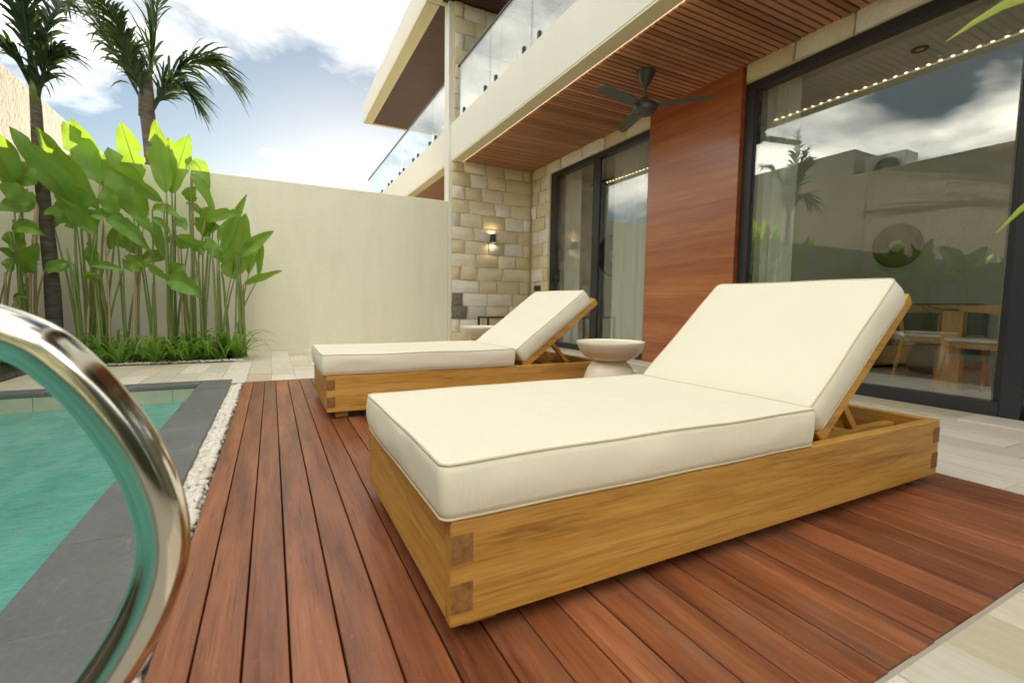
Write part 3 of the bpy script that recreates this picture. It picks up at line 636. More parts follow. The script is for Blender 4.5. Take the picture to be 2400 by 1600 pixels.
for an in (190, 310, 70):
    mb = MB(); prof = [(0.135, 0.045), (0.19, 0.062), (0.30, 0.066), (0.45, 0.058), (0.58, 0.050), (0.625, 0.040), (0.645, 0.018)]
    for k, (r, w) in enumerate(prof):
        for sgn, dz in ((-1, -0.011), (-0.35, -0.004), (0.35, 0.004), (1, 0.016)): mb.v.append((r, sgn*w, dz))
    n = len(prof)
    mb.f = [(k*4+i, k*4+i+1, (k+1)*4+i+1, (k+1)*4+i) for k in range(n-1) for i in range(3)]
    tb = [(q[0], q[1], q[2]+0.006) for q in mb.v]; off = len(mb.v)
    edge = [i for i in range(4)]+[k*4+3 for k in range(1, n)]+[(n-1)*4+i for i in (2, 1, 0)]+[k*4 for k in range(n-2, 0, -1)]
    mb.f += [tuple(off+i for i in reversed(f)) for f in mb.f]; mb.v += tb
    mb.f += [(edge[i], edge[(i+1) % len(edge)], off+edge[(i+1) % len(edge)], off+edge[i]) for i in range(len(edge))]
    M = Matrix.Translation((fc[0], fc[1], 2.565)) @ Matrix.Rotation(rad(an), 4, 'Z') @ Matrix.Rotation(rad(-9), 4, 'X')
    bl = mb.xf(M).build('blade', 'fan_blade', fan, smooth='auto')
    MB().box(0.085, 0.20, -0.022, 0.022, 0.006, 0.016, 0.003, M).build('blade_iron', 'fan_metal', bl)
sc = thing('wall_light', 'small black up-and-down wall light glowing on the stone wall', 'wall light', (3.225, 6.98, 1.73))
MB().lathe([(0.038, -0.068), (0.042, -0.068), (0.042, 0.068), (0.038, 0.068), (0.038, 0.045), (0.0, 0.045), (0.0, -0.045), (0.038, -0.045), (0.038, -0.068)], 24, (3.225, 6.985, 1.73)).build('shade', 'black_metal', sc, smooth='auto')
MB().box(3.195, 3.255, 7.02, 7.07, 1.69, 1.77, 0.003).build('bracket', 'black_metal', sc)
for s_ in (1, -1): MB().lathe([(0, 0), (0.026, 0), (0.026, 0.006*s_), (0, 0.006*s_)], 18, (3.225, 6.985, 1.73+s_*0.05)).build('bulb', 'sconce_glow', sc)
so_ = thing('power_socket', 'black power socket plate on the stone beside the sliding door', 'socket', (3.95, 6.78, 0.94))
MB().box(3.938, 3.962, 6.69, 6.87, 0.90, 0.985, 0.004).build('plate', 'black_metal', so_); MB().box(3.932, 3.937, 6.71, 6.745, 0.93, 0.955, 0.002).build('switch', 'fan_metal', so_)

# ------------------------------------------------------------------ inside the rooms
def curtain(y0, y1, label, xc=4.158):
    n = 120; k = (y1-y0)*26; mb = MB()
    for j, z in enumerate((0.02, 0.7, 1.4, 2.1, 2.775)):
        for i in range(n+1):
            u = i/n; am = 0.020*(0.75+0.25*(z/2.7))
            mb.v.append((xc+am*math.sin(u*k*2)+0.006*math.sin(u*k*3.1+z), y0+(y1-y0)*u+0.008*mnoise.noise((u*9, z, 0)), z))
    for j in range(4):
        for i in range(n): a = j*(n+1)+i; mb.f.append((a, a+1, a+n+2, a+n+1))
    e = thing('curtain', label, 'curtain', (xc, (y0+y1)/2, 0)); mb.build('drape', 'curtain', e, smooth=True); MB().box(xc-0.012, xc+0.012, y0-0.05, y1+0.05, 2.7752, 2.7795).build('curtain_track', 'ac_white', e)
curtain(5.88, 6.30, 'white sheer curtain behind the handle side of the narrow sliding door')
curtain(4.45, 5.11, 'wide white sheer curtain beside the reddish wood panel in the narrow door')
curtain(2.62, 2.93, 'white sheer curtain at the edge of the large glass door')
def chair(name, label, loc, rz):
    e = thing(name, label, 'chair', loc, None); M = Matrix.Translation(loc) @ Matrix.Rotation(rz, 4, 'Z')
    for sx, sy in ((1, 1), (1, -1), (-1, 1), (-1, -1)):
        top_ = 0.64 if sx < 0 else 0.42
        pts = [(sx*0.235, sy*0.235, 0), (sx*0.205, sy*0.21, 0.25), (sx*0.19, sy*0.20, 0.42)]
        if sx < 0: pts.append((-0.215, sy*0.22, top_))
        MB().tube([M @ Vector(p) for p in pts], [0.013, 0.019, 0.02]+([0.016] if sx < 0 else []), 10).build('leg', 'room_oak', e, smooth='auto')
    MB().box(-0.21, 0.22, -0.22, 0.22, 0.375, 0.415, 0.008, M).build('seat_frame', 'room_oak', e)
    MB().box(-0.195, 0.215, -0.205, 0.205, 0.4155, 0.450, 0.014, M).build('seat_pad', 'white_fabric', e)
    mb = MB(); n = 22; R0 = 0.265
    for i in range(n+1):
        a = rad(80+200*i/n); h = 0.075*(0.45+0.55*math.sin(math.pi*i/n)); c, s_ = math.cos(a), math.sin(a)
        for rr, zz in ((R0-0.013, -h/2), (R0+0.013, -h/2), (R0+0.017, h/2), (R0-0.009, h/2)): mb.v.append(tuple(M @ Vector((rr*c*0.95, rr*s_*1.02, 0.68+zz))))
    for i in range(n):
        for k in range(4): mb.f.append((i*4+k, i*4+(k+1) % 4, (i+1)*4+(k+1) % 4, (i+1)*4+k))
    mb.f += [(0, 1, 2, 3), (n*4, n*4+1, n*4+2, n*4+3)]
    mb.build('backrest', 'room_oak', e, smooth='auto')
chair('dining_chair', 'wooden dining chair with white pad in front of the slab table leg', (4.98, 1.50, -0.002), rad(70))
chair('dining_chair', 'wooden dining chair half hidden behind the slab table leg', (5.52, 2.02, -0.002), rad(250))
dt = thing('dining_table', 'round wooden dining table on a thick slab leg behind the glass', 'table', (5.45, 1.70, -0.002))
MB().lathe([(0, 0.665), (0.40, 0.665), (0.45, 0.69), (0.45, 0.705), (0.44, 0.712), (0, 0.712)], 40, (5.48, 1.62, 0)).build('table_top', 'room_oak', dt, smooth='auto')
MB().box(5.12, 5.20, 1.74, 1.88, -0.002, 0.664, 0.004).build('leg', 'room_oak', dt); MB().box(5.72, 5.80, 1.35, 1.49, -0.002, 0.664, 0.004).build('leg', 'room_oak', dt)
sf = thing('sofa', 'low grey-green sofa deep in the room behind the large glass door', 'sofa', (6.6, 3.0, -0.002))
MB().box(6.15, 7.15, 2.2, 3.5, 0.06, 0.30, 0.03).build('base', 'sofa_fabric', sf); MB().box(6.2, 6.95, 2.25, 3.45, 0.301, 0.44, 0.04).build('seat_cushion', 'sofa_fabric', sf); MB().box(6.9, 7.15, 2.2, 3.5, 0.301, 0.75, 0.05).build('backrest', 'sofa_fabric', sf); MB().box(6.2, 6.9, 3.3, 3.5, 0.441, 0.62, 0.04).build('armrest', 'sofa_fabric', sf)
for q in ((6.2, 2.25), (6.2, 3.45), (7.1, 2.25), (7.1, 3.45)): MB().box(q[0]-0.03, q[0]+0.03, q[1]-0.03, q[1]+0.03, -0.002, 0.06).build('leg', 'room_oak', sf)
def torus(c, R, r, axis, label, flat=0.3):
    mb = MB(); n, m = 44, 12
    for i in range(n):
        a = 2*math.pi*i/n
        for k in range(m):
            b = 2*math.pi*k/m; rr = R+r*math.cos(b); d = r*flat*math.sin(b)+0.004*mnoise.noise((a*9, b*3, 0))
            mb.v.append((c[0]-d, c[1]+rr*math.cos(a), c[2]+rr*math.sin(a)) if axis == 'x' else (c[0]+rr*math.cos(a), c[1]-d, c[2]+rr*math.sin(a)))
    for i in range(n):
        for k in range(m): mb.f.append((i*m+k, i*m+(k+1) % m, ((i+1) % n)*m+(k+1) % m, ((i+1) % n)*m+k))
    o = mb.build('wall_ring', 'ring_weave', smooth=True); tag(o, label, 'wall decor')
torus((7.165, 3.15, 1.49), 0.18, 0.10, 'x', 'dark woven ring hung on the wall seen through the large glass door')
torus((5.70, 6.955, 1.59), 0.26, 0.13, 'y', 'larger dark woven ring hung beside the wide sheer curtain', 0.25)
dl = thing('downlight', 'round black recessed downlight in the room ceiling', 'downlight', (4.55, 1.95, 2.69))
MB().lathe([(0.030, 0.0), (0.055, 0.0), (0.057, 0.009), (0.030, 0.0095), (0.030, 0.0)], 28, (4.55, 1.95, 2.690)).build('bezel', 'black_metal', dl, smooth='auto'); MB().lathe([(0, 0.004), (0.0295, 0.004), (0.0295, 0.0095), (0, 0.0095)], 20, (4.55, 1.95, 2.690)).build('lens', 'ac_white', dl)
tk = thing('track_light', 'black spotlight on a ceiling track behind the narrow sliding door', 'spotlight', (4.85, 5.95, 2.5))
MB().box(4.84, 4.87, 4.9, 6.6, 2.679, 2.6995).build('track', 'black_metal', tk); MB().tube([(4.855, 6.05, 2.679), (4.855, 6.05, 2.60)], 0.008, 8).build('arm', 'black_metal', tk); MB().tube([(4.80, 6.12, 2.62), (4.90, 5.98, 2.54)], 0.032, 14).build('spot_head', 'black_metal', tk, smooth='auto')

# ------------------------------------------------------------------ furniture on the terrace
def cushion(L, Wd, T, M, parent, name, seed, puff=0.009, bulge=0.007, r=0.022, endr=0.0):
    rr = random.Random(seed); o = rr.random()*40; per = []
    seg = 34
    def arc(cx, cy_, a0): return [(cx+r*math.cos(rad(a0+90*i/7)), cy_+r*math.sin(rad(a0+90*i/7))) for i in range(8)]
    def line(a, b, n): return [(a[0]+(b[0]-a[0])*i/n, a[1]+(b[1]-a[1])*i/n) for i in range(1, n)]
    C = [arc(L-r, r, -90), arc(L-r, Wd-r, 0), arc(r, Wd-r, 90), arc(r, r, 180)]
    nn = (20, seg, 20, seg)
    for i in range(4): per += C[i]+line(C[i][-1], C[(i+1) % 4][0], nn[i])
    N = len(per); cx, cy_ = L/2, Wd/2
    def outn(i):
        a, b = Vector(per[i-1]), Vector(per[(i+1) % N]); d = (b-a).normalized(); return Vector((d.y, -d.x))
    ON = [outn(i) for i in range(N)]
    mb = MB(); rows = []
    def wob(p, k, s=5): return mnoise.noise((p[0]*s+o, p[1]*s, k))
    def ring(f):
        rows.append(len(mb.v))
        for i in range(N): mb.v.append(f(i))
    inner = (0.05, 0.25, 0.45, 0.65, 0.80, 0.90, 0.955, 0.985)
    def topz(p, s, sg):
        e = 1-s**5
        return sg*puff*e*(0.85+0.25*wob((p[0], p[1]), 2, 2.2)) + sg*0.003*wob((p[0], p[1]), 4, 9)*(1-s**4)
    for s in inner:
        ring(lambda i, s=s: (cx+(per[i][0]-cx)*s, cy_+(per[i][1]-cy_)*s, 0.0+topz((cx+(per[i][0]-cx)*s, cy_+(per[i][1]-cy_)*s), s, -0.15)))
    K = 7
    for k in range(K+1):
        u = k/K; bu = bulge*math.sin(math.pi*u)**0.7
        def f(i, u=u, bu=bu):
            w = 0.0045*wob(per[i], 1+u*2, 4)*(1 if 0 < u < 1 else 0.9) + 0.0042*wob(per[i], u*1.0, 20)*math.sin(math.pi*u)
            q = Vector(per[i])+ON[i]*(bu+w); return (q.x, q.y, T*u+0.004*wob(per[i], 6, 3.5)*(0.3+0.7*u))
        ring(f)
        if k == 0: bot = [Vector(mb.v[rows[-1]+i]) for i in range(N)]
        if k == K: topv = [Vector(mb.v[rows[-1]+i]) for i in range(N)]
    for s in reversed(inner):
        ring(lambda i, s=s: (cx+(per[i][0]-cx)*s, cy_+(per[i][1]-cy_)*s, T+topz((cx+(per[i][0]-cx)*s, cy_+(per[i][1]-cy_)*s), s, 1)+0.004*wob(per[i], 6, 3.5)*s))
    for a, b in zip(rows, rows[1:]):
        for i in range(N): mb.f.append((a+i, a+(i+1) % N, b+(i+1) % N, b+i))
    mb.f.append(tuple(rows[0]+i for i in reversed(range(N)))); mb.f.append(tuple(rows[-1]+i for i in range(N)))
    co = mb.xf(M).build(name, 'canvas', parent, smooth=True)
    for lp in (bot, topv):
        mp = MB(); pts = lp+[lp[0], lp[1]]; mp.tube([M @ (p) for p in pts], 0.0028, 7, cap=False); mp.build('piping', 'canvas_piping', co, smooth=True)
    return co
def lounger(x0, y0, label, seat_x, hinge, ang, blen, seed):
    L, Wd, z0, z1, th = 1.955, 0.838, 0.04, 0.251, 0.032
    e = thing('sun_lounger', label, 'sun lounger', (x0+L/2, y0+Wd/2, 0), 'teak sun loungers on the deck')
    x1, y1 = x0+L, y0+Wd
    for ya in (y0, y1-th):
        sb = MB().box(x0, x1, ya, ya+th, z0, z1, 0.003).build('side_board', 'teak_x', e)
        fy = ya-0.0012 if ya == y0 else ya+th-0.0005
        for xa in (x0+0.0005, x1-0.0455):
            for za, zb in ((0.166, 0.224), (0.068, 0.127)): MB().box(xa, xa+0.045, fy, fy+0.0017, za, zb).build('joint_pin', 'teak_end', sb)
    for xa in (x0+0.0008, x1-th-0.0008): MB().box(xa, xa+th, y0+th+0.0005, y1-th-0.0005, z0+0.001, z1-0.001, 0.003).build('end_board', 'teak_y', e)
    for fx in (x0+0.05, x1-0.12):
        for fy in (y0+0.045, y1-0.115): MB().box(fx, fx+0.07, fy, fy+0.07, 0.0015, z0+0.06, 0.003).build('foot', 'teak_x', e)
    for k in range(9):
        xa = x0+0.06+k*(hinge[0]-x0-0.14)/8; MB().box(xa, xa+0.07, y0+th+0.001, y1-th-0.001, 0.215, 0.235).build('base_slat', 'teak_y', e)
    for xa in (hinge[0]+0.16, hinge[0]+0.34, hinge[0]+0.46): MB().box(xa, xa+0.05, y0+th+0.001, y1-th-0.001, 0.165, 0.185).build('cross_rail', 'teak_y', e)
    for ya in (y0+0.13, y1-0.17): MB().box(hinge[0]+0.05, x1-th-0.002, ya, ya+0.035, 0.187, 0.215, 0.002).build('support_rail', 'teak_x', e)
    cushion(seat_x-(x0-0.018), 0.745, 0.108, Matrix.Translation((x0-0.018, y0-0.001, 0.256)), e, 'seat_cushion', seed)
    # reclined back: local x along the recline, z away from the frame
    a = rad(ang); ux = Vector((math.cos(a), 0, math.sin(a))); uz = Vector((-math.sin(a), 0, math.cos(a))); h0 = Vector((hinge[0], y0, hinge[1]))
    def BM(dx, dy, dz): 
        p = h0+ux*dx+uz*dz; return Matrix(((ux.x, 0, uz.x, p.x), (0, 1, 0, p.y+dy), (ux.z, 0, uz.z, p.z), (0, 0, 0, 1)))
    cushion(blen, 0.725, 0.102, BM(0.0, 0.030, 0.004), e, 'back_cushion', seed+5, 0.011, 0.009)
    M = BM(0, 0, -0.040)
    for ya in (0.036, Wd-0.080): MB().box(-0.01, blen+0.045, ya, ya+0.044, -0.008, 0.040, 0.003, M).build('side_rail', 'teak_x', e)
    for k in range(6): xa = 0.05+k*(blen-0.05)/5.0; MB().box(xa, xa+0.06, 0.0805, Wd-0.0805, 0.018, 0.038, 0.002, M).build('back_slat', 'teak_y', e)
    MB().box(blen+0.012, blen+0.044, 0.0805, Wd-0.0805, 0.0, 0.038, 0.003, M).build('head_rail', 'teak_y', e)
    pt = h0+ux*blen*0.43+uz*(-0.060); foot_ = Vector((pt.x+0.175, 0, 0.218))
    for ya in (y0+0.15, y1-0.15): MB().bar((pt.x, ya, pt.z), (foot_.x, ya, foot_.z), 0.03, 0.028, 0.002).build('strut', 'teak_x', e)
    return e
lounger(0.290, 0.803, 'teak sun lounger with steep backrest by the large glass door', 1.437, (1.525, 0.276), 42.0, 0.622, 3)
lounger(0.262, 2.765, 'teak sun lounger with lower backrest between the two pedestal tables', 1.452, (1.535, 0.268), 37.0, 0.70, 14)
def ptable(c, label):
    e = thing('side_table', label, 'table', c, 'pedestal side tables')
    MB().lathe([(0, 0.318), (0.098, 0.318), (0.135, 0.328), (0.170, 0.350), (0.197, 0.385), (0.210, 0.418), (0.215, 0.434), (0.213, 0.440), (0.207, 0.440), (0.199, 0.430), (0.08, 0.424), (0, 0.424)], 56, c).build('bowl_top', 'table_stone', e, smooth='auto')
    MB().lathe([(0, 0.002), (0.118, 0.002), (0.143, 0.02), (0.162, 0.075), (0.169, 0.14), (0.163, 0.205), (0.143, 0.265), (0.116, 0.302), (0.096, 0.3175), (0, 0.3175)], 56, c).build('base', 'table_stone', e, smooth='auto')
ptable((1.917, 2.35, 0), 'cream stone pedestal side table between the two sun loungers')
ptable((1.887, 4.36, 0), 'cream stone pedestal side table before the stone wall, behind the rear lounger')
st = thing('metal_table', 'low black metal frame table by the stone wall', 'table', (3.1, 6.55, 0))
MB().box(2.86, 3.45, 6.36, 6.74, 0.455, 0.48, 0.003).build('top', 'black_metal', st)
for q in ((2.86, 6.36), (2.86, 6.71), (3.42, 6.36), (3.42, 6.71)): MB().box(q[0], q[0]+0.03, q[1], q[1]+0.03, 0.002, 0.454, 0.002).build('leg', 'black_metal', st)
# pool handrail
rail_pts = [(-0.62, -1.1), (-0.62, -0.3), (-0.615, 0.30), (-0.585, 0.47), (-0.50, 0.60), (-0.39, 0.655), (-0.28, 0.660), (-0.187, 0.634), (-0.150, 0.605), (-0.118, 0.552), (-0.098, 0.500), (-0.0905, 0.448), (-0.099, 0.402), (-0.122, 0.352), (-0.160, 0.300), (-0.225, 0.235), (-0.30, 0.165), (-0.36, 0.09), (-0.39, 0.0)]
hr = thing('pool_handrail', 'polished steel pool handrail curving over the dark stone coping', 'handrail', (-0.39, 0.50, 0))
MB().tube(spline([(a, 0.50, b) for a, b in rail_pts], 10), 0.0200, 36).build('tube', 'steel', hr, smooth=True)
MB().lathe([(0, 0.0005), (0.05, 0.0005), (0.05, 0.006), (0.03, 0.014), (0.021, 0.03), (0, 0.03)], 30, (-0.387, 0.50, 0)).build('flange', 'steel', hr, smooth='auto')

# ------------------------------------------------------------------ planting
lr = random.Random(40)
def leaf_mesh(base, tip, width, seed, sag=0.06, fold=0.30, face=None):
    rr = random.Random(seed); b, t_ = Vector(base), Vector(tip); d = t_-b; L = d.length
    side = Vector((0, -1, 0)) if face is None else Vector(face)
    wv = d.cross(side).normalized(); nv = wv.cross(d).normalized()
    ctrl = (b+t_)/2 + Vector((0, 0, sag*L*1.5)) + nv*rr.uniform(-0.06, 0.06)
    n = 16; cl = bz(b, ctrl, t_, n); mb = MB(); mb.uv = []; tw = rr.uniform(-0.6, 0.6); tw0 = rr.uniform(-0.4, 0.4); wph = rr.random()*9
    tears = {(rr.randrange(4, 14), rr.choice((-1, 1))): rr.uniform(0.35, 0.75) for _ in range(rr.choice((0, 0, 1, 2)))}
    KS = (-1, -0.6, -0.07, 0.07, 0.6, 1)
    for i, c in enumerate(cl):
        tg = (cl[min(i+1, n)]-cl[max(i-1, 0)]).normalized(); a = wv*math.cos(tw0+tw*i/n)+nv*math.sin(tw0+tw*i/n); a = (a-tg*a.dot(tg)).normalized(); nn = a.cross(tg)
        u = i/n; hw = width/2*max(0.03, (math.sin(math.pi*min(1, u**0.82))**0.80 if u < 0.99 else 0.02))
        for k in KS:
            wave = 0.012*math.sin(i*0.9+wph+(2 if k > 0 else 0))*abs(k)**2*width/0.15 + 0.006*mnoise.noise((i*0.7, k*2, seed))
            kk = k*tears.get((i, 1 if k > 0 else -1), 1.0) if abs(k) > 0.5 else k
            edge = 1+0.025*mnoise.noise((i*1.7, k*3, seed*1.3))
            mb.v.append(tuple(c+a*hw*kk*edge+nn*(fold*hw*abs(kk)**1.25+wave)))
            mb.uv.append((k*0.5+0.5, u))
    for i in range(n):
        for k in range(5): q = i*6+k; mb.f.append((q, q+1, q+7, q+6))
    o0 = len(mb.v); mb.tube([cl[i]-nv*0.003 for i in range(n+1)], [0.006*(1-0.8*i/n) for i in range(n+1)], 5, cap=False)
    mb.uv += [(0.5, 0.5)]*(len(mb.v)-o0)
    return mb
LEAVES = [(3,-0.99,6.35,1.81,-1.05,2.55,0.218),(3,-0.96,6.45,1.84,-0.78,2.50,0.242),(3,-0.96,6.70,1.98,-1.00,2.50,0.227),(4,-0.78,6.60,2.26,-0.60,1.92,0.175),(4,-0.77,6.40,2.06,-0.55,1.59,0.122),(2,-1.21,6.40,1.51,-1.47,2.22,0.354),(2,-1.29,6.70,1.97,-1.41,2.58,0.233),(3,-1.00,6.20,1.69,-1.39,1.96,0.143),(1,-1.56,6.30,1.57,-2.01,2.33,0.235),(1,-1.61,6.60,1.90,-1.88,2.49,0.281),(1,-1.68,6.20,1.54,-2.10,2.22,0.228),(2,-1.59,6.75,1.87,-1.82,2.53,0.241),(1,-1.62,6.35,1.36,-1.81,1.84,0.293),(1,-1.55,6.15,1.30,-1.81,1.65,0.164),(2,-1.47,6.10,1.47,-1.09,1.13,0.157),(3,-1.03,6.30,1.35,-1.27,1.51,0.146),(2,-1.40,6.20,1.52,-1.46,1.80,0.179),(1,-1.75,6.30,1.48,-1.94,1.46,0.132),(0,-2.19,6.30,1.77,-2.26,2.21,0.231),(0,-2.17,6.40,1.76,-2.04,1.99,0.240),(0,-2.00,6.20,1.57,-2.23,1.70,0.190),(0,-2.02,6.30,1.56,-2.29,1.48,0.182),(0,-2.11,6.00,1.29,-1.82,1.22,0.131),(0,-2.17,6.10,1.28,-2.11,1.04,0.183),(0,-2.11,6.20,0.90,-1.95,1.18,0.158),(0,-1.94,6.10,0.92,-1.75,1.02,0.109),(0,-2.17,6.10,0.65,-2.00,0.65,0.045),(4,-0.77,6.30,1.26,-0.89,1.34,0.194),(4,-0.74,6.25,1.21,-0.63,1.30,0.173),(3,-0.99,6.30,0.93,-0.83,1.05,0.148),(3,-0.98,6.10,0.86,-0.66,0.69,0.219),(2,-1.36,6.20,0.99,-1.17,1.07,0.192),(2,-1.58,6.20,0.86,-1.63,0.92,0.122),(2,-1.61,6.30,0.94,-1.61,1.26,0.124),(5,-0.52,6.30,1.12,-0.22,1.85,0.114),(5,-0.54,6.50,1.36,-0.34,1.66,0.132),(5,-0.55,6.40,1.14,-0.65,1.38,0.146),(6,-0.32,6.35,0.97,-0.24,1.65,0.250),(6,-0.32,6.20,1.15,0.04,1.47,0.144),(6,-0.36,6.40,0.91,-0.51,1.18,0.174),(6,-0.28,6.25,0.85,0.12,1.02,0.091),(4,-0.58,6.60,1.60,-0.72,1.73,0.180),(4,-0.63,6.65,1.49,-0.75,1.61,0.207),(4,-0.82,6.60,1.81,-0.73,1.93,0.151),(4,-0.95,6.50,1.56,-0.83,1.44,0.135),(3,-1.14,6.45,1.65,-0.88,1.55,0.131),(4,-0.71,6.70,1.41,-0.55,1.62,0.155),(4,-0.92,6.60,1.31,-1.02,1.36,0.151)]
ROOTS = [(-2.30, (-2.48, -2.44, -2.30, -2.27, -2.16), 'dense heliconia clump around the foot of the slender grey palm'),
         (-1.75, (-1.77, -1.72, -1.75, -1.80), 'heliconia clump with long leaves leaning towards the slender palm'),
         (-1.48, (-1.60, -1.56, -1.51, -1.40, -1.31), 'heliconia clump with one upright yellow backlit leaf above the wall'),
         (-1.06, (-1.14, -1.10, -0.98), 'tallest heliconia clump with upright leaves topping the garden wall'),
         (-0.76, (-0.80, -0.71, -0.84), 'heliconia clump with dark ragged drooping leaves'),
         (-0.53, (-0.54, -0.50), 'slim heliconia clump with a narrow rolled young leaf'),
         (-0.38, (-0.46, -0.39, -0.31), 'short heliconia clump at the bare end of the planting bed')]
clumps = []
for i, (x, xs, lab) in enumerate(ROOTS):
    clumps.append(thing('heliconia', lab, 'plant', (x, 6.35, 0.012), 'heliconias along the garden wall'))
def stem(parent, root, top_, r0=0.013, r1=0.006, mat='stem_green'):
    root, top_ = Vector(root), Vector(top_); mid = root.lerp(top_, 0.55); mid.x = root.x*0.72+top_.x*0.28; mid.y = root.y*0.6+top_.y*0.4
    pts = [p + Vector((0.006*mnoise.noise((p.z*3, root.x*9, 0)), 0, 0)) for p in bz(root, mid, top_, 8)]
    MB().tube(pts, [r0+(r1-r0)*(k/8)**1.2 for k in range(9)], 8).build('stem', mat, parent, smooth=True)
for k, (c, bx_, Y, bz_, tx_, tz_, w) in enumerate(LEAVES):
    e = clumps[c]
    dy = lr.uniform(-0.22, 0.05)
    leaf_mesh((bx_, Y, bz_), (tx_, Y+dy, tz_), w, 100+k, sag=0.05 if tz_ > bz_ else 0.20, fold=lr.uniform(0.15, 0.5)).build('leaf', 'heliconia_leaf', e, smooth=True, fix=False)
    xs = ROOTS[c][1]; rx = min(xs, key=lambda q: abs(q-bx_)) + lr.uniform(-0.03, 0.03)
    stem(e, (rx, 6.30+lr.uniform(-0.12, 0.18), 0.012), (bx_, Y, bz_), lr.uniform(0.010, 0.019), lr.uniform(0.005, 0.008), lr.choice(('stem_green', 'stem_green', 'stem_green', 'stem_brown')))
for c, (x, xs, lab) in enumerate(ROOTS):                        # smaller leaves filling the clumps
    for q in range(5 if c < 5 else 2):
        b = (x+lr.uniform(-0.26, 0.26), 6.35+lr.uniform(-0.2, 0.35), lr.uniform(0.85, 1.75 if c < 5 else 1.2)); L = lr.uniform(0.22, 0.5); an = lr.uniform(-1.3, 1.3)
        leaf_mesh(b, (b[0]+L*math.sin(an), b[1]+lr.uniform(-0.15, 0.1), b[2]+L*math.cos(an)*lr.choice((1, 1, -0.35))), lr.uniform(0.08, 0.14), 3000+c*40+q, 0.12, lr.uniform(0.15, 0.6)).build('leaf', 'heliconia_leaf', clumps[c], smooth=True, fix=False)
        stem(clumps[c], (lr.choice(xs)+lr.uniform(-0.03, 0.03), 6.30+lr.uniform(-0.12, 0.18), 0.012), b, lr.uniform(0.009, 0.015), 0.005)
for c, (x, xs, lab) in enumerate(ROOTS):                        # extra cut or leafless canes
    for q in xs[::2]:
        stem(clumps[c], (q+lr.uniform(-0.02, 0.02), 6.3+lr.uniform(-0.1, 0.15), 0.012), (q+lr.uniform(-0.10, 0.06), 6.3+lr.uniform(-0.1, 0.2), lr.uniform(0.7, 1.5)), lr.uniform(0.015, 0.022), 0.009, lr.choice(('stem_green', 'stem_green', 'stem_brown')))
def helic(x, y, h, n, seed, label, spread=0.5):
    rr = random.Random(seed); e = thing('heliconia', label, 'plant', (x, y, 0.045), 'heliconias along the rough wall')
    for k in range(n):
        an = rr.uniform(0, 6.28); r = rr.uniform(0.02, 0.12); hb = h*rr.uniform(0.45, 0.75); b = (x+r*math.cos(an)*1.6, y+r*math.sin(an)*1.8, hb); le = rr.uniform(0.45, 0.75)
        t_ = (b[0]+rr.uniform(-0.15, 0.25), b[1]+rr.uniform(-spread, spread)*0.8, min(hb+le*rr.uniform(0.5, 1.0), h+0.25))
        leaf_mesh(b, t_, rr.uniform(0.16, 0.26), seed*31+k, 0.06, 0.3, face=(1, 0.2, 0)).build('leaf', 'heliconia_leaf', e, smooth=True, fix=False)
        stem(e, (x+rr.uniform(-0.06, 0.06), y+rr.uniform(-0.1, 0.1), 0.045), b)
for i, (y, h, lab) in enumerate(((5.3, 1.6, 'heliconia clump in the side bed nearest the garden wall corner'), (4.55, 2.0, 'tall heliconia clump midway along the rough wall'), (4.05, 1.85, 'leafy heliconia clump midway along the rough wall, beside the tall one'), (3.55, 1.9, 'heliconia clump by the rough wall opposite the lounger foot'), (2.9, 1.7, 'heliconia clump by the rough wall opposite the deck middle'), (2.1, 1.6, 'heliconia clump by the rough wall nearest the pool handrail'))):
    helic(-2.48, y, h, 10, 60+i, lab)
hg = thing('hedge', 'dark green hedge screening the wall opposite the heliconia bed', 'hedge', (0.6, -2.9, -0.1)); hm = MB(); hrr = random.Random(9)
for _ in range(3200):
    q = Vector((hrr.uniform(-2.75, 3.9), hrr.uniform(-3.15, -2.55), hrr.uniform(0.0, 1.9))); q.z += 0.25*mnoise.noise((q.x*1.3, q.y, 0))
    a = Vector((hrr.gauss(0, 1), hrr.gauss(0, 1), hrr.gauss(0, 1))).normalized(); b = a.cross(Vector((hrr.gauss(0, 1), hrr.gauss(0, 1), hrr.gauss(0, 1)))).normalized(); l_ = hrr.uniform(0.06, 0.12)
    hm.add([q-a*l_, q+b*l_*0.42, q+a*l_, q-b*l_*0.42], [(0, 1, 2, 3)])
hm.build('crown', 'palm_leaf', hg, fix=False)
for k in range(8): MB().tube([(-2.5+k*0.85, -2.9, -0.1), (-2.47+k*0.85, -2.88, 1.2), (-2.52+k*0.85, -2.9, 1.6)], [0.03, 0.024, 0.01], 6).build('trunk', 'palm_bark', hg, smooth=True)
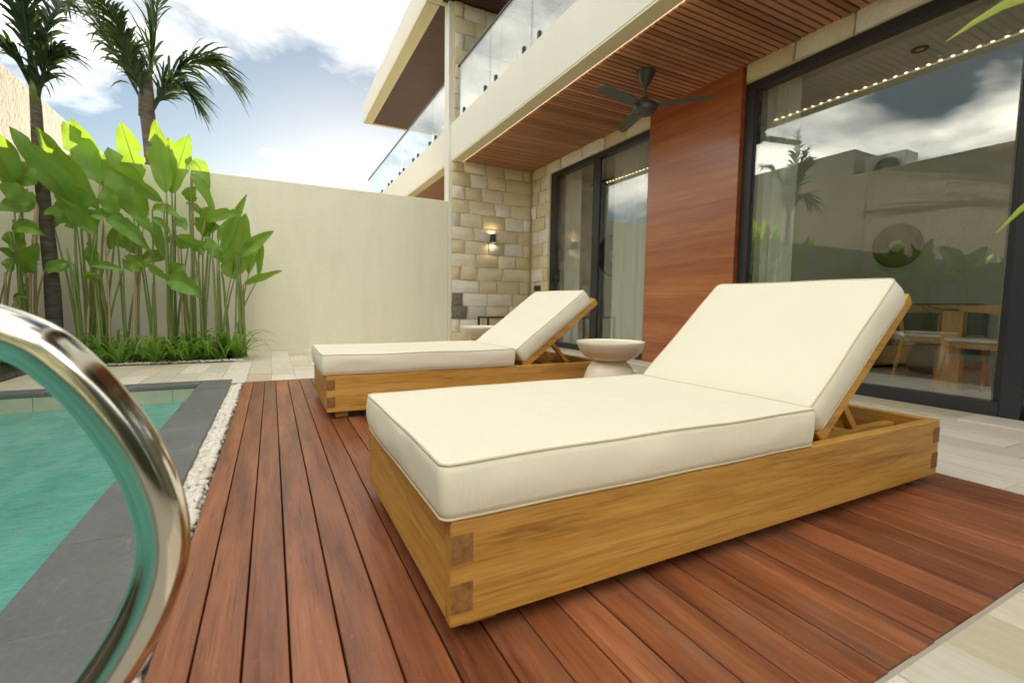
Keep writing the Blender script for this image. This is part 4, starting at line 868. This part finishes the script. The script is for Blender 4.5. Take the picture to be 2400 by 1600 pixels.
def tuft(x, y, seed, label, n=20, s=1.0):
    rr = random.Random(seed); e = thing('strap_leaf_plant', label, 'plant', (x, y, 0.012), 'low strap-leaf plants edging the bed'); mb = MB()
    for k in range(n):
        an = rr.uniform(0, 6.28); L = rr.uniform(0.20, 0.44)*s; up_ = rr.uniform(0.45, 1.1); w = rr.uniform(0.009, 0.017)*s
        d = Vector((math.cos(an), math.sin(an), 0)); p0 = Vector((x, y, 0.010))+d*rr.uniform(0, 0.035); p1 = p0+d*L*0.42+Vector((0, 0, L*up_)); p2 = p0+d*L*rr.uniform(0.85, 1.15)+Vector((0, 0, L*rr.uniform(0.05, 0.65)))
        cl = bz(p0, p1, p2, 7); sd_ = d.cross(Vector((0, 0, 1)))
        o = len(mb.v)
        for i, c in enumerate(cl):
            ww = w*(0.55+0.45*math.sin(math.pi*min(1, i/7+0.15)))*(1-(i/7)**3)+0.0006
            mb.v += [tuple(c-sd_*ww+Vector((0, 0, 0.35*ww))), tuple(c), tuple(c+sd_*ww+Vector((0, 0, 0.35*ww)))]
        for i in range(7):
            for j in range(2): q = o+i*3+j; mb.f.append((q, q+1, q+4, q+3))
    mb.build('foliage', 'strap_leaf', e, smooth=True, fix=False)
tr_ = random.Random(77)
TUFTS = [(-0.36, 6.08, 'strap-leaf plant at the bare end of the planting bed', 26, 1.15)]
xx = -0.52
while xx > -2.45:
    TUFTS.append((xx, 5.98+tr_.uniform(-0.04, 0.10), 'low strap-leaf plant in the front row of the planting bed', 22, tr_.uniform(0.85, 1.1))); xx -= tr_.uniform(0.12, 0.17)
xx = -0.45
while xx > -2.4:
    TUFTS.append((xx, 6.32+tr_.uniform(-0.06, 0.1), 'low strap-leaf plant among the heliconia canes', 22, tr_.uniform(0.95, 1.25))); xx -= tr_.uniform(0.17, 0.24)
for i, (x, y, lab, n, s) in enumerate(TUFTS): tuft(x, y, 500+i, lab, n, s)

def frond(parent, pts, nl, ll, seed, wid=0.022, droop=0.5, spread=0.9):
    rr = random.Random(seed); cl = spline(pts, 10); n = len(cl)-1; mb = MB(); mb.tube(cl, [0.020*(1-0.85*i/n)+0.002 for i in range(n+1)], 6)
    for k in range(nl):
        u = 0.16+0.84*k/(nl-1); fi = u*n; i = min(int(fi), n-1); c = cl[i].lerp(cl[i+1], fi-i); tg = (cl[i+1]-cl[i]).normalized()
        sd_ = tg.cross(Vector((0, 0, 1)));  sd_ = sd_.normalized() if sd_.length > 0.05 else Vector((1, 0, 0)); nv = sd_.cross(tg)
        prof = math.sin(math.pi*min(1.0, 0.18+u*0.80))**0.6
        for sg in (-1, 1):
            L = ll*prof*rr.uniform(0.8, 1.1); d = (sd_*sg*spread*rr.uniform(0.6, 1.0)+tg*rr.uniform(0.55, 0.95)+nv*rr.uniform(-0.1, 0.45)).normalized()
            p1 = c+d*L*0.55; p2 = c+d*L+Vector((0, 0, -droop*L*rr.uniform(0.4, 1.0))); q = bz(c, p1, p2, 4); wv = d.cross(nv).normalized(); wv = (wv*0.7+nv*rr.uniform(-0.7, 0.7)).normalized()
            o = len(mb.v)
            for j, z in enumerate(q):
                ww = wid*(0.5, 1.0, 0.95, 0.6, 0.05)[j]*prof; mb.v += [tuple(z-wv*ww), tuple(z+wv*ww)]
            for j in range(4): mb.f.append((o+j*2, o+j*2+1, o+j*2+3, o+j*2+2))
    return mb.build('frond', 'palm_leaf', parent, smooth=True, fix=False)
p1 = thing('palm_tree', 'slender palm with grey trunk growing among the heliconias', 'palm tree', (-2.02, 6.5, 0.012))
MB().tube([Vector((-2.02+0.012*math.sin(z*2.1)-0.01*z, 6.5, z)) for z in [0.012+2.60*i/14 for i in range(15)]], [0.078-0.032*(i/14)**0.7+0.003*math.sin(i*2.2) for i in range(15)], 18).build('trunk', 'palm_bark', p1, smooth=True)
MB().tube([(-2.055, 6.5, 2.58), (-2.058, 6.5, 2.80), (-2.07, 6.5, 3.05)], [0.046, 0.038, 0.025], 12).build('crownshaft', 'stem_green', p1, smooth=True)
for k, pts in enumerate(([(-2.06, 6.5, 2.95), (-2.09, 6.48, 3.4), (-2.10, 6.45, 3.9), (-2.05, 6.4, 4.5)], [(-2.06, 6.5, 2.95), (-2.13, 6.48, 3.35), (-2.28, 6.44, 3.8), (-2.45, 6.4, 4.2)], [(-2.05, 6.5, 2.6), (-1.98, 6.46, 2.85), (-1.90, 6.42, 3.05), (-1.78, 6.4, 3.12)],
                         [(-2.07, 6.5, 2.75), (-2.16, 6.42, 2.98), (-2.32, 6.35, 3.10), (-2.55, 6.3, 2.95)], [(-2.06, 6.5, 2.9), (-2.0, 6.6, 3.3), (-1.93, 6.8, 3.7), (-1.85, 7.1, 3.9)], [(-2.06, 6.48, 2.85), (-2.04, 6.35, 3.25), (-2.02, 6.2, 3.6), (-1.98, 6.05, 3.8)])):
    frond(p1, pts, 38, 0.50, 700+k, 0.019, 0.9, 0.42)
p2 = thing('palm_tree', 'larger palm rising behind the cream garden wall', 'palm tree', (-1.62, 9.0, -0.1))
MB().tube([(-1.60-0.02*math.sin(i*0.5), 9.0, -0.1+3.55*i/12) for i in range(13)], [0.10, 0.088, 0.082, 0.080, 0.078, 0.076, 0.075, 0.075, 0.076, 0.078, 0.082, 0.09, 0.10], 18).build('trunk', 'palm_bark', p2, smooth=True)
MB().tube([(-1.61, 9.0, 3.40), (-1.60, 9.0, 3.7), (-1.57, 9.0, 4.05)], [0.10, 0.10, 0.05], 12).build('crownshaft', 'palm_bark', p2, smooth=True)
B2 = (-1.60, 9.0, 3.5)
for k, pts in enumerate(([B2, (-1.85, 8.95, 4.05), (-2.10, 8.9, 4.60), (-2.25, 8.8, 5.3)], [(-1.58, 9.0, 3.5), (-1.52, 9.0, 4.1), (-1.44, 9.0, 4.8), (-1.36, 8.95, 5.6)], [(-1.57, 9.0, 3.5), (-1.25, 8.95, 4.05), (-0.85, 8.9, 4.36), (-0.42, 8.85, 4.10)],
                         [(-1.56, 9.0, 3.45), (-1.35, 8.9, 3.78), (-1.12, 8.8, 3.86), (-0.92, 8.75, 3.58)], [B2, (-1.75, 9.1, 4.1), (-1.85, 9.4, 4.6), (-1.95, 9.8, 4.9)], [B2, (-1.58, 9.2, 4.15), (-1.5, 9.6, 4.55), (-1.35, 10.0, 4.7)], [B2, (-1.70, 8.75, 4.0), (-1.78, 8.4, 4.35), (-1.85, 8.0, 4.5)], [B2, (-1.50, 8.8, 3.95), (-1.40, 8.5, 4.2), (-1.25, 8.1, 4.2)])):
    if k in (4, 5, 7): continue
    frond(p2, pts, 66, 0.80 if k < 3 else 0.55, 800+k, 0.020, 0.8 if k != 1 else 0.4, 0.55)
# leaf tips close by on the right
fp = thing('young_palm', 'bright green blurred leaf tips reaching in beside the large glass door', 'plant', (1.22, 0.16, 0))
MB().tube(bz((1.22, 0.16, 0.0), (1.20, 0.16, 0.6), (1.15, 0.20, 1.15), 8), [0.010-0.0007*i for i in range(9)], 8).build('stem', 'stem_green', fp, smooth=True)
def blade(p0, p1, p2, w):
    cl = bz(p0, p1, p2, 8); mb = MB()
    for i, c in enumerate(cl):
        tg = (cl[min(i+1, 8)]-cl[max(i-1, 0)]).normalized(); a = tg.cross(Vector((1, 0.4, 0))).normalized(); n_ = a.cross(tg); ww = w*(0.4+0.6*math.sin(math.pi*min(1, i/8+0.25)))*(1-(i/8)**4)+0.0005
        mb.v += [tuple(c-a*ww+n_*ww*0.3), tuple(c), tuple(c+a*ww+n_*ww*0.3)]
    mb.f = [(i*3+j, i*3+j+1, i*3+j+4, i*3+j+3) for i in range(8) for j in range(2)]
    mb.build('leaf', 'near_leaf', fp, smooth=True, fix=False)
blade((1.15, 0.20, 1.15), (1.06, 0.29, 1.19), (0.909, 0.357, 1.063), 0.021)
blade((1.185, 0.17, 0.88), (1.02, 0.23, 0.91), (0.900, 0.279, 0.770), 0.017)
blade((1.16, 0.19, 1.10), (1.25, 0.05, 1.25), (1.40, -0.10, 1.15), 0.013)
print('tiles', ntile, 'objects', len(bpy.data.objects), 'tris', sum(len(o.data.polygons)*2 for o in bpy.data.objects if o.type == 'MESH'))
